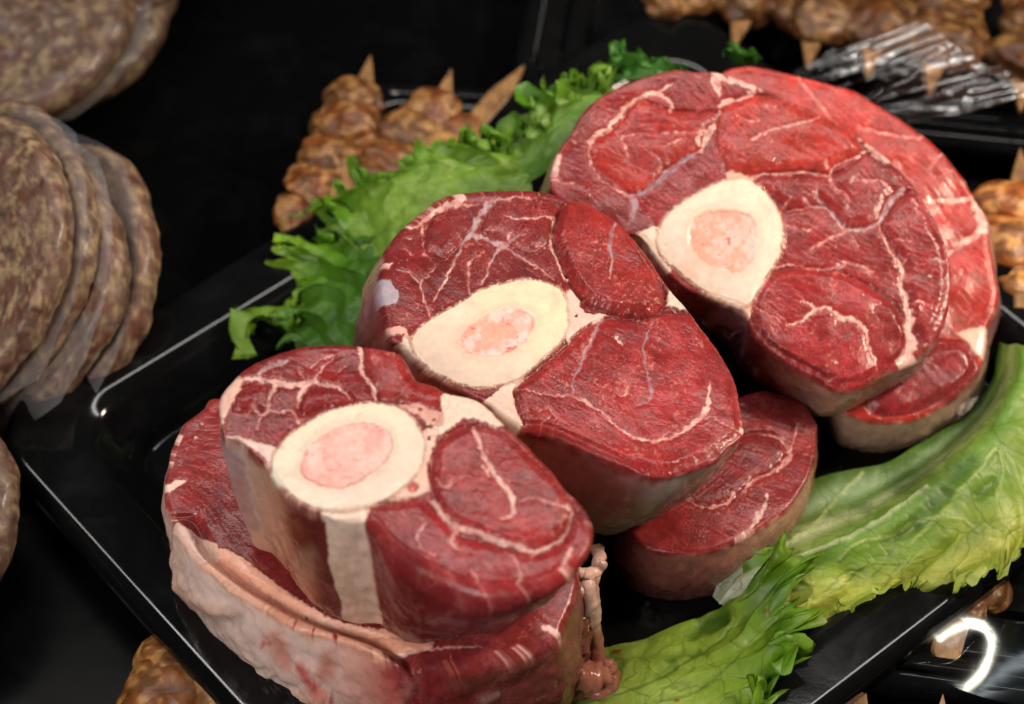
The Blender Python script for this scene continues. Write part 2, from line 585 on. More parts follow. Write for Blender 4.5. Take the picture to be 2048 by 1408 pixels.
def make_slice(Z, name, label, outline, center, zc, a, b, thick, paint, bands, N=360, off=(0, 0), taper=0.97, fillet=12, fillets=None,
               bulge=0.002, base=(150, 36, 42), rows=30, seed=1, wobble=0.0008, tapers=None, shift_n=0.0, cap_slope=None):
    n = unit((math.sin(math.radians(b)), -math.sin(math.radians(a)), math.cos(math.radians(a)) * math.cos(math.radians(b))))
    cen = zpt(Z, [center])[0]
    p0 = at(cen[0], cen[1], zc) - n * shift_n
    ol = crom(zpt(Z, parse(outline)), 14, True)
    rel = ol - cen
    th = np.unwrap(np.arctan2(rel[:, 1], rel[:, 0]))
    if th[-1] < th[0]:
        th, rel = th[::-1], rel[::-1]
    rr = np.linalg.norm(rel, axis=1)
    o = np.argsort(th)
    th, rr = th[o], rr[o]
    th3 = np.r_[th - 2 * np.pi, th, th + 2 * np.pi]
    rr3 = np.r_[rr, rr, rr]

    def Rf(t):
        t = np.mod(t - th[0], 2 * np.pi) + th[0]
        return np.interp(t, th3, rr3)

    def ctrl(pts, vals):
        """periodic interpolation of values given at points of the rim"""
        pts = zpt(Z, pts) - cen
        t = np.mod(np.arctan2(pts[:, 1], pts[:, 0]), 2 * np.pi)
        vals = np.asarray(vals, float)
        o = np.argsort(t)
        t, vals = t[o], vals[o]
        t3 = np.r_[t - 2 * np.pi, t, t + 2 * np.pi]

        def f(x):
            x = np.mod(x, 2 * np.pi)
            if vals.ndim == 1:
                return np.interp(x, t3, np.r_[vals, vals, vals])
            return np.column_stack([np.interp(x, t3, np.r_[vals[:, k], vals[:, k], vals[:, k]]) for k in range(vals.shape[1])])
        return f
    if fillets:
        ff = ctrl([p[:2] for p in fillets], [p[2] for p in fillets])
    else:
        ff = lambda t: np.full(len(t), float(fillet))
    # concentric square-to-disc grid for the cut face
    g = np.linspace(-1, 1, N + 1)
    A, B = np.meshgrid(g, g, indexing='ij')
    A, B = A.ravel(), B.ravel()
    big = np.abs(A) > np.abs(B)
    with np.errstate(divide='ignore', invalid='ignore'):
        r = np.where(big, A, B)
        ph = np.where(big, np.pi / 4 * np.where(A == 0, 0, B / np.where(A == 0, 1, A)), np.pi / 2 - np.pi / 4 * np.where(B == 0, 0, A / np.where(B == 0, 1, B)))
    ph = np.where(r < 0, ph + np.pi, ph)
    r = np.abs(r)
    ph = np.mod(ph, 2 * np.pi)
    Rin = Rf(ph) - ff(ph)
    Q = cen + (r * Rin)[:, None] * np.column_stack([np.cos(ph), np.sin(ph)])
    edge_d = Rf(ph) - r * Rin
    ncap = len(Q)
    idx = np.arange(ncap).reshape(N + 1, N + 1)
    per = np.concatenate([idx[:-1, 0], idx[-1, :-1], idx[:0:-1, -1], idx[0, :0:-1]])
    pth = ph[per]
    npn = len(per)
    # ---- paint the cut face
    P = paint_default()
    P.update(paint)
    Qw = Q + np.column_stack([n2(Q, 14, seed, 3), n2(Q, 14, seed + 5, 3)]) * 4.0
    Qf = Q + np.column_stack([n2(Q, 9, seed + 2, 3), n2(Q, 9, seed + 9, 3)]) * 5.0
    mott = n2(Q, 90, seed + 3, 3)
    fine = n2(Q, 7, seed + 4, 3)
    col = np.tile(lin(base), (ncap, 1)) * (1 + 0.40 * mott + 0.12 * fine)[:, None]
    fat = np.zeros(ncap)
    QL = Q - cen
    ang = P.get('grain', .6) + .35 * n2(Q, 200, seed + 30, 1)
    ca, sa = np.cos(ang), np.sin(ang)
    fib = fbm(np.column_stack([(QL[:, 0] * ca + QL[:, 1] * sa) / 30, (-QL[:, 0] * sa + QL[:, 1] * ca) / 5.5, np.full(ncap, seed * 1.3)]), 2)
    h = 0.00006 * fib + 0.0008 * n2(Q, 80, seed + 6, 2) + 0.00004 * n2(Q, 14, seed + 7, 3) + 0.00003 * n2(Q, 5, seed + 8, 2)
    lab = np.zeros(ncap, int)
    names = ['muscle']
    k = ZF[Z][2]
    for li_, lb in enumerate(P['lobes']):
        an = ang + 1.9 * (li_ + 1)
        fl_b = fbm(np.column_stack([(QL[:, 0] * np.cos(an) + QL[:, 1] * np.sin(an)) / 28, (-QL[:, 0] * np.sin(an) + QL[:, 1] * np.cos(an)) / 5.5, np.full(ncap, seed * 1.7 + li_)]), 2)
        sd = poly_sd(Qw, zpt(Z, parse(lb['p'])))
        m = sstep(2, -2, sd)
        c = lin(lb['c']) * (1 + 0.36 * mott + 0.12 * fine + 0.15 * fl_b)[:, None]
        h = h + m * 0.00005 * fl_b
        col = col * (1 - m[:, None]) + c * m[:, None]
        hh = lb.get('h', 0.0012)
        h = h + hh * sstep(0, -22, sd) - lb.get('crease', 0.0007) * np.exp(-(sd / 3.5) ** 2)
        dk = lb.get('dark', 0.45) * np.exp(-(sd / 2.6) ** 2)
        col = col * (1 - dk[:, None] * np.array([0.55, 0.8, 0.75]))
        names.append('muscle')
        lab[sd < 0] = len(names) - 1
    col = col * (1 + 0.15 * fib + 0.26 * n2(Q, 40, seed + 31, 2))[:, None]
    pale = sstep(0.28, 0.6, fib) * sstep(-.1, .4, n2(Q, 60, seed + 32, 2)) * .14
    col = col * (1 - pale[:, None]) + C(206, 104, 98) * pale[:, None]
    sheen = sstep(.12, .6, n2(Q, 85, seed + 33, 3)) * .26  # bluish silver sheen painted into the muscle colour in patches
    col = col * (1 - sheen[:, None]) + C(168, 88, 100) * sheen[:, None]
    # fine random threads of fat
    tn = np.abs(n2(Qw, 34, seed + 11, 3))
    gate = sstep(0.0, 0.35, n2(Q, 70, seed + 12, 2))
    thread = (1 - sstep(0.004, 0.026, tn)) * gate * P.get('threads', 0.5)
    tn2 = np.abs(n2(Qw + 3, 15, seed + 17, 2))
    thread = np.maximum(thread, (1 - sstep(0.0, 0.05, tn2)) * sstep(.1, .45, n2(Q, 50, seed + 18, 2)) * .3 * P.get('threads', .5))
    col = col * (1 - thread[:, None]) + C(214, 120, 112) * thread[:, None]
    # small flecks
    fl = sstep(0.62, 0.72, n2(Q, 5.5, seed + 13, 1)) * sstep(0.0, 0.5, n2(Q, 45, seed + 14, 2)) * P.get('flecks', 0.6)
    col = col * (1 - fl[:, None]) + C(226, 150, 138) * fl[:, None]

    def lay(m, c, hgt, f=1.0):
        nonlocal col, fat, h
        cc = lin(c) * (1 + 0.10 * mott + 0.12 * fine)[:, None]
        col = col * (1 - m[:, None]) + cc * m[:, None]
        fat = np.maximum(fat * (1 - m), m * f)
        h = h + hgt * m
    for v in P['veins']:
        kind = v[0]
        pts = parse(v[1])
        pz = np.column_stack([zpt(Z, pts[:, :2]), pts[:, 2] * k * (.80 if v[0] in 'fw' and not P.get('solid') else .92 if v[0] in 'fw' else .66)])
        pz = crom(pz, 5)
        if not P.get('solid'):
            pz[:, 2] *= 1 + 0.35 * np.sin(np.arange(len(pz)) * 1.7 + seed) * 0.6
        sd = seg_dist(Qf, pz)
        halo = sstep(8, -1, sd) * 0.16
        c = {'f': (234, 192, 182), 'w': (236, 205, 190), 'g': (186, 162, 166), 'p': (230, 178, 172), 'b': (158, 134, 146)}[kind]
        hc = C(200, 84, 80)
        col = col * (1 - halo[:, None]) + hc * halo[:, None]
        sd = sd + 1.6 * n2(Q, 6, seed + 15, 2)
        m = sstep(1.6, -1.8, sd) * (1 if P.get('solid') else np.clip(0.80 + 0.6 * n2(Q, 11, seed + 16, 2), 0.35, 1))
        h = h - 0.00012 * np.exp(-(np.maximum(sd, 0) / 5) ** 2) * (sd < 30)
        lay(m * (0.95 if kind != 'p' else 0.85), c, 0.00006)
    for c, pp in P['fatpoly']:
        sd = poly_sd(Qf, zpt(Z, parse(pp)))
        lay(sstep(2.5, -2.5, sd), c, 0.0003)
    for x, y, rd, c in P['spots']:
        q = zpt(Z, [(x, y)])[0]
        d = np.linalg.norm(Qf - q, axis=1)
        m = sstep(rd * k, rd * k * 0.5, d)
        lay(m, c, 0.0007 if c[1] > 90 else -0.0012)
    if P['bone']:
        bp = zpt(Z, parse(P['bone']['p']))
        sd = poly_sd(Q + (Qf - Q) * 0.5, bp)
        rim = np.exp(-((sd - 2) / 3.5) ** 2) * (0.5 + 0.9 * np.maximum(n2(Q, 5, seed + 20, 2), 0))
        lay(np.clip(rim, 0, 0.9), (228, 188, 170), 0.0008 * 1.0)
        m = sstep(2, -2, sd)
        saw = n2(np.column_stack([Q[:, 0] * .3 + Q[:, 1], Q[:, 1] * .05]), 5, seed + 25, 2)
        q = (Q - bp.mean(0)) / np.abs(bp - bp.mean(0)).max()
        gd = np.array(P['bone'].get('dir', (0.4, -0.8)))
        tt = np.clip(0.5 + q @ gd * 0.75 + 0.18 * n2(Q, 40, seed + 21), 0, 1)[:, None]
        bc = lin(P['bone'].get('c0', (226, 190, 165))) * (1 - tt) + lin(P['bone'].get('c1', (216, 208, 160))) * tt
        bc = bc * (1 + 0.04 * fine + 0.05 * mott + 0.03 * saw)[:, None]
        h = h + m * .00006 * saw
        smear = sstep(.15, .55, n2(Q, 55, seed + 26, 3))[:, None] * sstep(-45, -2, sd)[:, None] * .35
        bc = bc * (1 - smear) + C(216, 140, 122) * smear
        inner = np.exp(-((sd + 5) / 5.0) ** 2)[:, None] * 0.35
        bc = bc * (1 - inner) + C(218, 206, 180) * inner
        col = col * (1 - m[:, None]) + bc * m[:, None]
        fat = np.maximum(fat, m)
        h = h * (1 - 0.75 * m) + 0.0006 * m
        names.append('bone')
        lab[sd < 0] = len(names) - 1
        mp = zpt(Z, parse(P['marrow']['p']))
        ms = poly_sd(Qw, mp)
        mm = sstep(6, -7, ms)
        sp = n2(Q, 30, seed + 22, 3)
        t = sstep(-0.25, 0.35, sp)[:, None]
        mc = lin(P['marrow'].get('c0', (226, 172, 158))) * (1 - t) + lin(P['marrow'].get('c1', (232, 196, 190))) * t
        mc = mc * (1 + 0.10 * fine)[:, None]
        red = sstep(0.42, 0.62, n2(Q, 20, seed + 23, 3)) * 0.75 * P['marrow'].get('red', 1.0)
        ring = np.exp(-((ms + 3) / 2.6) ** 2) * sstep(0.0, 0.4, n2(Q, 40, seed + 24, 2)) * 0.6
        pores = sstep(.30, .65, n2(Q, 5, seed + 27, 2)) * sstep(-.2, .3, n2(Q, 26, seed + 28, 2)) * .45
        rd = np.clip(red + ring + pores, 0, 0.85)[:, None]
        h = h - 0.00012 * pores * mm
        mc = mc * (1 - rd) + C(206, 92, 88) * rd
        halo = np.exp(-((ms - 6) / 9) ** 2) * 0.30
        col = col * (1 - halo[:, None]) + C(205, 170, 150) * halo[:, None]
        col = col * (1 - mm[:, None]) + mc * mm[:, None]
        h = h - 0.0004 * sstep(2, -6, ms) + 0.00004 * mm * fine
        names.append('marrow')
        lab[ms < 0] = len(names) - 1
    names.append('fat_seam')
    lf = len(names) - 1
    lab[(fat > 0.55) & ~np.isin(lab, [i for i, s in enumerate(names) if s in ('bone', 'marrow')])] = lf
    # ---- positions of the cut face
    X = unproj(Q, n, p0)
    if cap_slope is not None:
        X = X + n * cap_slope(Q)[:, None]
    edge_f = sstep(0, 1, r)
    X = X + n * (h * (1 - 0.5 * sstep(0.96, 1.0, r)))[:, None]
    # ---- side
    Rp = Rf(pth)
    dirs = np.column_stack([np.cos(pth), np.sin(pth)])
    top = unproj(cen + Rp[:, None] * dirs, n, p0)
    if cap_slope is not None:
        top = top + n * cap_slope(cen + Rp[:, None] * dirs)[:, None]
    topin = X[per]
    # natural drop along the axis plus a pixel offset
    c_top = unproj([cen], n, p0)[0]
    c_bot = c_top - n * thick
    kpx = np.linalg.norm(c_top - CAM) / F
    lat = RT * off[0] * kpx - unit(UP - n * (UP @ n)) * off[1] * kpx
    tp = ctrl([p[:2] for p in tapers], [p[2] for p in tapers])(pth)[:, None] if tapers else taper
    bot = c_bot + lat + (top - c_top) * tp
    bot = bot - n * ((bot - c_bot) @ n)[:, None] * 1.0
    L = np.linalg.norm(bot - top, axis=1, keepdims=True)
    sd_ = (bot - top) / L
    out3 = top - topin
    fr = np.linalg.norm(out3, axis=1, keepdims=True)
    outn = out3 / np.maximum(fr, 1e-9)
    frm = np.minimum(fr, L * 0.6)
    ringsV, ringsS = [], []
    nf = 9
    for q in range(1, nf + 1):
        al = q / nf * math.pi / 2
        ringsV.append(topin + outn * fr * math.sin(al) + sd_ * frm * (1 - math.cos(al)))
        ringsS.append((frm / L * (1 - math.cos(al)))[:, 0])
    for q in range(1, rows + 1):
        s = q / rows
        s0 = frm / L
        ss = s0 + (0.985 - s0) * s
        ringsV.append(top + sd_ * L * ss + outn * bulge * np.sin(np.pi * s))
        ringsS.append(ss[:, 0])
    for q in range(1, 5):
        ringsV.append(bot + (c_bot + lat - bot) * (0.02 * q + (0.9 if q == 4 else 0)) - n * 0.0)
        ringsS.append(np.ones(npn))
    SV = np.vstack(ringsV)
    SS = np.concatenate(ringsS)
    nrow = len(ringsV)
    ST = np.tile(pth, nrow)
    SON = np.tile(outn, (nrow, 1))
    inner = np.tile(np.arange(nrow) < nrow - 4, (npn, 1)).T.ravel()
    wn_ = fbm(SV * 90 + seed, 3) * wobble * 1.6 + fbm(SV * 420 + seed, 2) * wobble * 0.35
    wn_ *= np.repeat(np.clip((np.arange(nrow) + 1) / nf, 0, 1), npn)
    SV = SV + SON * (wn_ * inner)[:, None]
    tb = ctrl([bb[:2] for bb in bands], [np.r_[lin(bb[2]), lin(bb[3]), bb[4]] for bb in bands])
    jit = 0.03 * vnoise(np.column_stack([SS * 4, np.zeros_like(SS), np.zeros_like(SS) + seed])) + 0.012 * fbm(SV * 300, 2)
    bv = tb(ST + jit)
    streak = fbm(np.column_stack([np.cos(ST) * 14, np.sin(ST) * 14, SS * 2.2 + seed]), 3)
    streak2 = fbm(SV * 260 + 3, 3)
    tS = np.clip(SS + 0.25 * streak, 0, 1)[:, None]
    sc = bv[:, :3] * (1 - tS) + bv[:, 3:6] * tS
    sc = sc * (1 + P.get('streak', .22) * streak + 0.5 * P.get('streak', .22) * streak2)[:, None]
    blood = sstep(0.34, 0.6, fbm(SV * np.array([170, 170, 60]) + 9, 3)) * P.get('blood', .15) * bv[:, 6]
    sc = sc * (1 - blood[:, None]) + C(190, 84, 70) * blood[:, None]
    if P.get('side'):
        dv = SV - CAM
        dp = dv @ FW
        SP = np.column_stack([1024 + F * (dv @ RT) / dp, 704 - F * (dv @ UP) / dp])
        SPj = SP + np.column_stack([n2(SP, 18, seed + 40, 3), n2(SP, 18, seed + 41, 3)]) * 8
        for zz, pp, cc_, soft, op, hh in P['side']:
            q = parse(pp)
            q = crom(np.column_stack([zpt(zz, q[:, :2]), q[:, 2] * ZF[zz][2]]), 5)
            sdd = seg_dist(SPj, q)
            mk = (sstep(soft, -soft * .4 - 1, sdd) * op)
            sc = sc * (1 - mk[:, None]) + lin(cc_) * (1 + .15 * streak2)[:, None] * mk[:, None]
            SV = SV + SON * (hh * mk * (SS > .01))[:, None]
    cap_c = np.tile(col[per], (nrow, 1))
    blend = sstep(0.0, 0.14, SS + 0.05 * streak2)
    keep = np.tile(np.clip(ff(pth) / 30, 0, 1), nrow)
    blend = np.where(SS < 0.98, sstep(0.0, 0.05 + P.get('edge', .10) * keep, SS + 0.05 * streak2 * (SS > 0.01)), 1)
    sc = cap_c * (1 - blend[:, None]) + sc * blend[:, None]
    sfat = np.tile(fat[per], nrow) * (1 - blend) + bv[:, 6] * blend
    V = np.vstack([X, SV])
    cols = np.vstack([col, sc])
    fats = np.concatenate([fat, sfat])
    i, j = np.meshgrid(np.arange(N), np.arange(N), indexing='ij')
    cf = np.column_stack([idx[i.ravel(), j.ravel()], idx[i.ravel() + 1, j.ravel()], idx[i.ravel() + 1, j.ravel() + 1], idx[i.ravel(), j.ravel() + 1]])
    ring_idx = np.vstack([per[None], ncap + np.arange(nrow * npn).reshape(nrow, npn)])
    jj = np.arange(npn)
    sf = []
    for q in range(nrow):
        sf.append(np.column_stack([ring_idx[q, jj], ring_idx[q, (jj + 1) % npn], ring_idx[q + 1, (jj + 1) % npn], ring_idx[q + 1, jj]]))
    sf = np.vstack(sf)
    # orient outwards
    t0 = cf[len(cf) // 2]
    if np.cross(V[t0[2]] - V[t0[0]], V[t0[3]] - V[t0[1]]) @ n < 0:
        cf = cf[:, ::-1]
    mid = sf[npn * (nf + rows // 2) + 5]
    if np.cross(V[mid[2]] - V[mid[0]], V[mid[3]] - V[mid[1]]) @ (V[mid[0]] - c_top) < 0:
        sf = sf[:, ::-1]
    allf = np.vstack([cf, sf])
    nrm = vnormals(V, allf)
    root = empty(name, c_bot, label, 'meat slice', 'beef shank slices on the black tray')
    fl_ = lab[cf].max(axis=1)
    bone_o = None
    made = {}
    for li, nm in enumerate(names):
        sel = cf[fl_ == li]
        if not len(sel):
            continue
        par = root
        if nm == 'marrow' and bone_o is not None:
            par = bone_o
        ob = mesh(nm, V, sel, M_MEAT, par, cols, fats, None, nrm)
        if nm == 'bone':
            bone_o = ob
    mesh('outer_membrane', V, sf, M_MEAT, root, cols, fats, None, nrm)
    return root, dict(n=n, p0=p0, unproj=lambda q: unproj(q, n, p0))


# --- back slice underneath (only its right rim shows)
make_slice(1, 'beef_shank_slice', 'bright red shank slice farthest back, only a crescent showing under the largest slice',
           '780,150 850,106 930,102 1050,125 1200,160 1330,200 1430,250 1530,310 1620,380 1700,450 1780,540 1830,620 1870,680 1905,740 1915,850 1932,950 1945,1040 1930,1120 1900,1190 1888,1290 1860,1370 1800,1440 1740,1480 1640,1540 1500,1570 1350,1550 1290,1500 1200,1300 1000,1000 760,700 680,500 640,300',
           (1300, 800), .076, 18, 6, .030,
           dict(veins=[('p', '1090,120,5 1140,180,6 1200,250,7 1260,330,4'), ('p', '1380,360,5 1500,390,6 1650,410,5'), ('f', '1650,660,8 1750,660,10 1820,650,14'),
                       ('f', '1815,600,8 1840,640,16 1860,700,22 1890,760,30'), ('f', '1890,760,26 1850,805,18 1800,830,12 1755,865,10 1720,900,6'),
                       ('p', '1530,500,8 1560,560,6 1600,590,4'), ('p', '1800,950,5 1760,1000,4'), ('p', '1700,480,5 1660,530,4 1690,580,3'),
                       ('f', '1905,760,10 1925,870,8 1938,980,8 1940,1050,8 1910,1150,10'), ('p', '1750,560,4 1800,600,5'), ('p', '1640,600,4 1700,700,4 1740,760,3')],
                fatpoly=[((226, 190, 172), '1770,1205 1830,1185 1900,1180 1895,1230 1885,1300 1850,1290 1810,1235')],
                lobes=[dict(p='1560,1330 1650,1260 1730,1240 1800,1250 1850,1320 1850,1370 1780,1440 1700,1480 1600,1530 1450,1540 1400,1450', c=(142, 30, 44), h=.0015)], threads=.8),
           [(900, 100, (150, 60, 55), (90, 60, 60), .2), (1950, 700, (200, 150, 140), (110, 90, 95), .5), (1950, 1150, (150, 110, 115), (90, 80, 88), .4),
            (1700, 1500, (190, 160, 140), (110, 95, 75), .7), (1300, 1560, (180, 150, 130), (100, 85, 70), .7), (600, 700, (150, 90, 85), (90, 60, 60), .3)],
           N=300, taper=1.0, off=(22, 6), fillet=10, base=(196, 52, 46), seed=31, shift_n=.030, bulge=.003)

# --- large back slice
make_slice(1, 'beef_shank_slice', 'largest shank slice with a pear shaped marrow bone, lying on the bright red one',
           '790,130 700,124 600,122 450,160 330,218 255,280 215,330 180,385 140,440 112,505 100,570 110,630 200,712 300,775 400,800 455,805 500,850 540,900 590,962 650,1020 720,1052 800,1085 870,1110 912,1140 925,1180 945,1222 990,1275 1060,1325 1150,1375 1210,1405 1280,1450 1345,1450 1420,1420 1500,1370 1590,1330 1650,1285 1690,1230 1720,1165 1745,1080 1752,1000 1740,880 1710,790 1660,700 1600,600 1520,510 1440,440 1350,380 1220,310 1100,250 1000,205 900,170',
           (1000, 660), .076, 18, 6, .030,
           dict(veins=[('f', '595,295,5 597,255,7 530,220,9 470,238,9 410,275,13 395,310,11 350,345,9 345,370,9 300,385,13 270,420,13'),
                       ('p', '270,420,9 265,470,6 280,530,5 320,580,6 370,610,8 420,635,11'),
                       ('f', '530,220,7 570,205,6 600,180,4'),
                       ('b', '420,635,11 460,632,14 510,610,14 545,580,18 600,530,18 650,490,16 700,465,11 730,450,8'), ('f', '725,455,9 745,400,17 770,360,15 782,330,9 800,290,5'),
                       ('f', '800,230,6 785,180,22 788,145,22'),
                       ('b', '440,640,20 455,680,20 445,715,17 425,760,8'), ('p', '110,570,9 150,585,6 200,590,4 250,610,3'),
                       ('p', '745,370,6 700,380,4 640,383,4 560,382,3'), ('p', '640,410,5 600,425,6 572,440,3'), ('p', '455,390,3 400,400,5 410,440,4 430,500,2'),
                       ('p', '540,470,2 560,520,3 530,540,2'),
                       ('f', '800,268,12 830,250,11 880,243,8 937,215,11'), ('f', '790,140,22 830,165,14 900,178,17 950,195,15 1010,208,9'),
                       ('p', '932,412,9 970,390,9 1020,370,9 1100,352,9 1160,340,6 1212,315,4'), ('p', '880,320,2 920,335,4 960,330,3'), ('p', '960,260,2 1010,280,4 1030,275,3'),
                       ('f', '1340,362,10 1400,412,24 1450,460,28 1490,490,20 1520,510,8'),
                       ('p', '1400,455,7 1380,470,5 1330,490,5 1270,520,7 1250,550,7 1200,545,7 1120,540,7 1060,550,6 980,550,7 930,572,10'),
                       ('f', '930,572,9 900,560,15 840,550,15'), ('p', '1255,555,6 1260,600,4 1320,640,3 1325,710,2'),
                       ('p', '1350,580,3 1420,580,5 1470,590,8 1500,620,5'),
                       ('g', '1545,620,20 1500,660,17 1480,700,15 1450,750,15 1400,772,13 1320,780,13 1280,740,10 1240,690,10 1205,655,6 1195,600,4'),
                       ('g', '1240,690,8 1180,680,9 1145,655,7'), ('p', '1150,690,3 1080,700,3'), ('p', '1320,785,9 1260,810,8 1220,830,8 1165,862,4'),
                       ('p', '1450,760,7 1470,810,7 1500,870,7 1540,910,8'), ('f', '1540,910,8 1555,960,10 1540,1000,10 1560,1050,14 1570,1100,18 1580,1150,20 1565,1190,20'),
                       ('p', '1000,940,12 1030,938,9 1080,925,5 1140,930,4 1180,940,4 1250,940,6 1300,930,7 1312,905,6'), ('p', '1312,905,5 1340,920,5 1390,930,4 1430,955,9'),
                       ('g', '1660,900,6 1710,912,8 1742,912,7 1748,870,5'), ('b', '1725,850,5 1745,920,6 1750,1010,7 1735,1090,6 1700,1170,5'),
                       ('p', '1570,880,3 1555,920,4'), ('p', '1520,825,3 1560,832,4 1585,825,3'), ('p', '1600,1080,3 1625,1075,6 1635,1110,3'),
                       ('w', '1140,1080,7 1190,1110,9 1240,1110,8 1290,1150,11 1350,1160,10 1390,1200,8 1400,1250,6 1420,1300,6 1440,1352,3'), ('w', '1185,1115,9 1130,1160,7 1080,1178,4'),
                       ('p', '930,1090,5 1000,1140,3 1050,1150,2'), ('p', '1040,760,3 1120,770,4 1165,780,3'), ('p', '1060,690,2 1100,640,3'), ('p', '1340,800,2 1370,860,3'),
                       ('f', '1565,1190,20 1590,1240,24 1570,1290,26 1530,1340,18'), ('f', '150,470,8 135,520,8 128,560,8')],
                fatpoly=[((236, 214, 196), '455,803 500,780 545,770 560,830 590,890 600,960 560,925 520,870'), ((222, 170, 152), '830,545 880,545 930,575 920,600 840,590'),
                         ((214, 172, 152), '760,1052 830,1050 900,1075 930,1070 925,1130 880,1115 820,1095')],
                lobes=[dict(p='790,330 800,290 830,262 940,225 1060,245 1220,318 1340,380 1390,440 1395,455 1330,488 1260,520 1250,548 1120,535 980,545 840,545 815,500 785,420', c=(190, 58, 52), h=.0010, dark=.35),
                       dict(p='270,420 345,372 400,320 470,250 600,290 700,300 790,300 745,390 720,450 600,520 520,605 420,630 320,570 270,490', c=(168, 44, 42), h=.0006, dark=.12),
                       dict(p='940,1040 985,985 1030,945 1140,935 1260,945 1380,990 1490,1060 1560,1150 1580,1230 1560,1300 1500,1370 1420,1412 1330,1440 1220,1400 1100,1345 1000,1275 945,1210 922,1120', c=(158, 38, 46), h=.0022, dark=.5),
                       dict(p='940,580 1060,555 1240,555 1300,540 1400,470 1500,520 1600,620 1540,625 1490,660 1450,745 1330,775 1240,690 1180,680 1080,700 1030,660', c=(146, 34, 40), h=.0005, dark=.1),
                       dict(p='1545,640 1600,625 1690,780 1735,900 1745,1050 1710,1160 1650,1240 1590,1200 1575,1100 1550,1000 1550,930 1480,810 1455,760 1500,690', c=(150, 36, 46), h=.0008, dark=.1)],
                spots=[(1165, 785, 12, (226, 180, 160)), (1385, 1055, 7, (226, 180, 160)), (1655, 978, 9, (236, 200, 180)), (1060, 850, 14, (226, 180, 160)), (1390, 462, 10, (236, 190, 170)),
                       (1268, 1335, 9, (226, 180, 160)), (1200, 950, 6, (226, 170, 160)), (265, 640, 7, (226, 170, 150)), (135, 508, 6, (230, 180, 160)), (200, 420, 5, (230, 160, 150)), (1285, 928, 10, (210, 170, 180))],
                bone=dict(p='830,580 900,575 950,600 1000,650 1040,720 1055,790 1045,870 1020,920 985,980 950,1040 925,1080 890,1095 830,1072 760,1045 690,1000 620,940 565,885 545,820 565,750 620,690 700,640 770,600', c0=(218, 198, 186), c1=(218, 214, 194), dir=(0.5, -.7)),
                marrow=dict(p='700,725 760,700 830,697 900,712 945,750 955,800 945,870 920,930 880,965 830,955 770,935 710,895 675,850 667,790 680,752', c0=(220, 158, 138), c1=(226, 186, 178)), threads=.8, streak=.2, side=[
               (11, '560,700,40 620,760,60 650,830,60 640,880,30', (96, 72, 92), 16, .9, .0015), (11, '500,680,16 560,640,30 650,680,24 700,690,14', (140, 104, 116), 12, .8, .0012), (11, '600,735,8 640,745,8 690,720,7', (190, 160, 160), 5, .7, .0008),  # marks of the membrane flap; the palest lines are its painted highlights
               (11, '770,960,14 768,1005,10', (220, 160, 140), 5, .9, .0008), (11, '840,930,14 930,1020,30 1010,1080,50 1110,1110,60', (176, 140, 128), 24, .75, 0), (11, '760,1200,20 860,1170,26 960,1160,20', (130, 84, 104), 20, .6, 0),
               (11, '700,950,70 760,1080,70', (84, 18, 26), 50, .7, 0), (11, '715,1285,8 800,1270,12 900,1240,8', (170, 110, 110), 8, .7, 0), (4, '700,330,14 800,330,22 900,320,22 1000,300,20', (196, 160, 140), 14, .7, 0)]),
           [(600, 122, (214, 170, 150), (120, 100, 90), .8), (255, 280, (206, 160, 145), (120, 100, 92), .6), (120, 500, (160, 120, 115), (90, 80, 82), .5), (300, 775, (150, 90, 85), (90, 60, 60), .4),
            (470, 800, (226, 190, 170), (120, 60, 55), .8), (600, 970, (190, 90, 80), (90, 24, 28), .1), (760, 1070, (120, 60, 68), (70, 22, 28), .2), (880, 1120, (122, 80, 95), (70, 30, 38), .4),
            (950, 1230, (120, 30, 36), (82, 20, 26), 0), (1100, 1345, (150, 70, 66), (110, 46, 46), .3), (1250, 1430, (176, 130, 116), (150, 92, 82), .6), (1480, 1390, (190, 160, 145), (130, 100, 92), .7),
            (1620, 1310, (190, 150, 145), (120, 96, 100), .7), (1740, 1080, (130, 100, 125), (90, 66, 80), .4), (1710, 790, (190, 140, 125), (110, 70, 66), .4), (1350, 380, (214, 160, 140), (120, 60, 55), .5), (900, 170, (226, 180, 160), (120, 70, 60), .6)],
           N=430, off=(0, 0), taper=.97, fillets=[(600, 122, 8), (255, 280, 8), (100, 570, 12), (455, 805, 6), (700, 1052, 8), (930, 1200, 12), (1100, 1345, 16), (1345, 1450, 16), (1650, 1285, 16), (1750, 1000, 8), (1350, 380, 7)],
           base=(138, 32, 38), seed=3, bulge=.002)

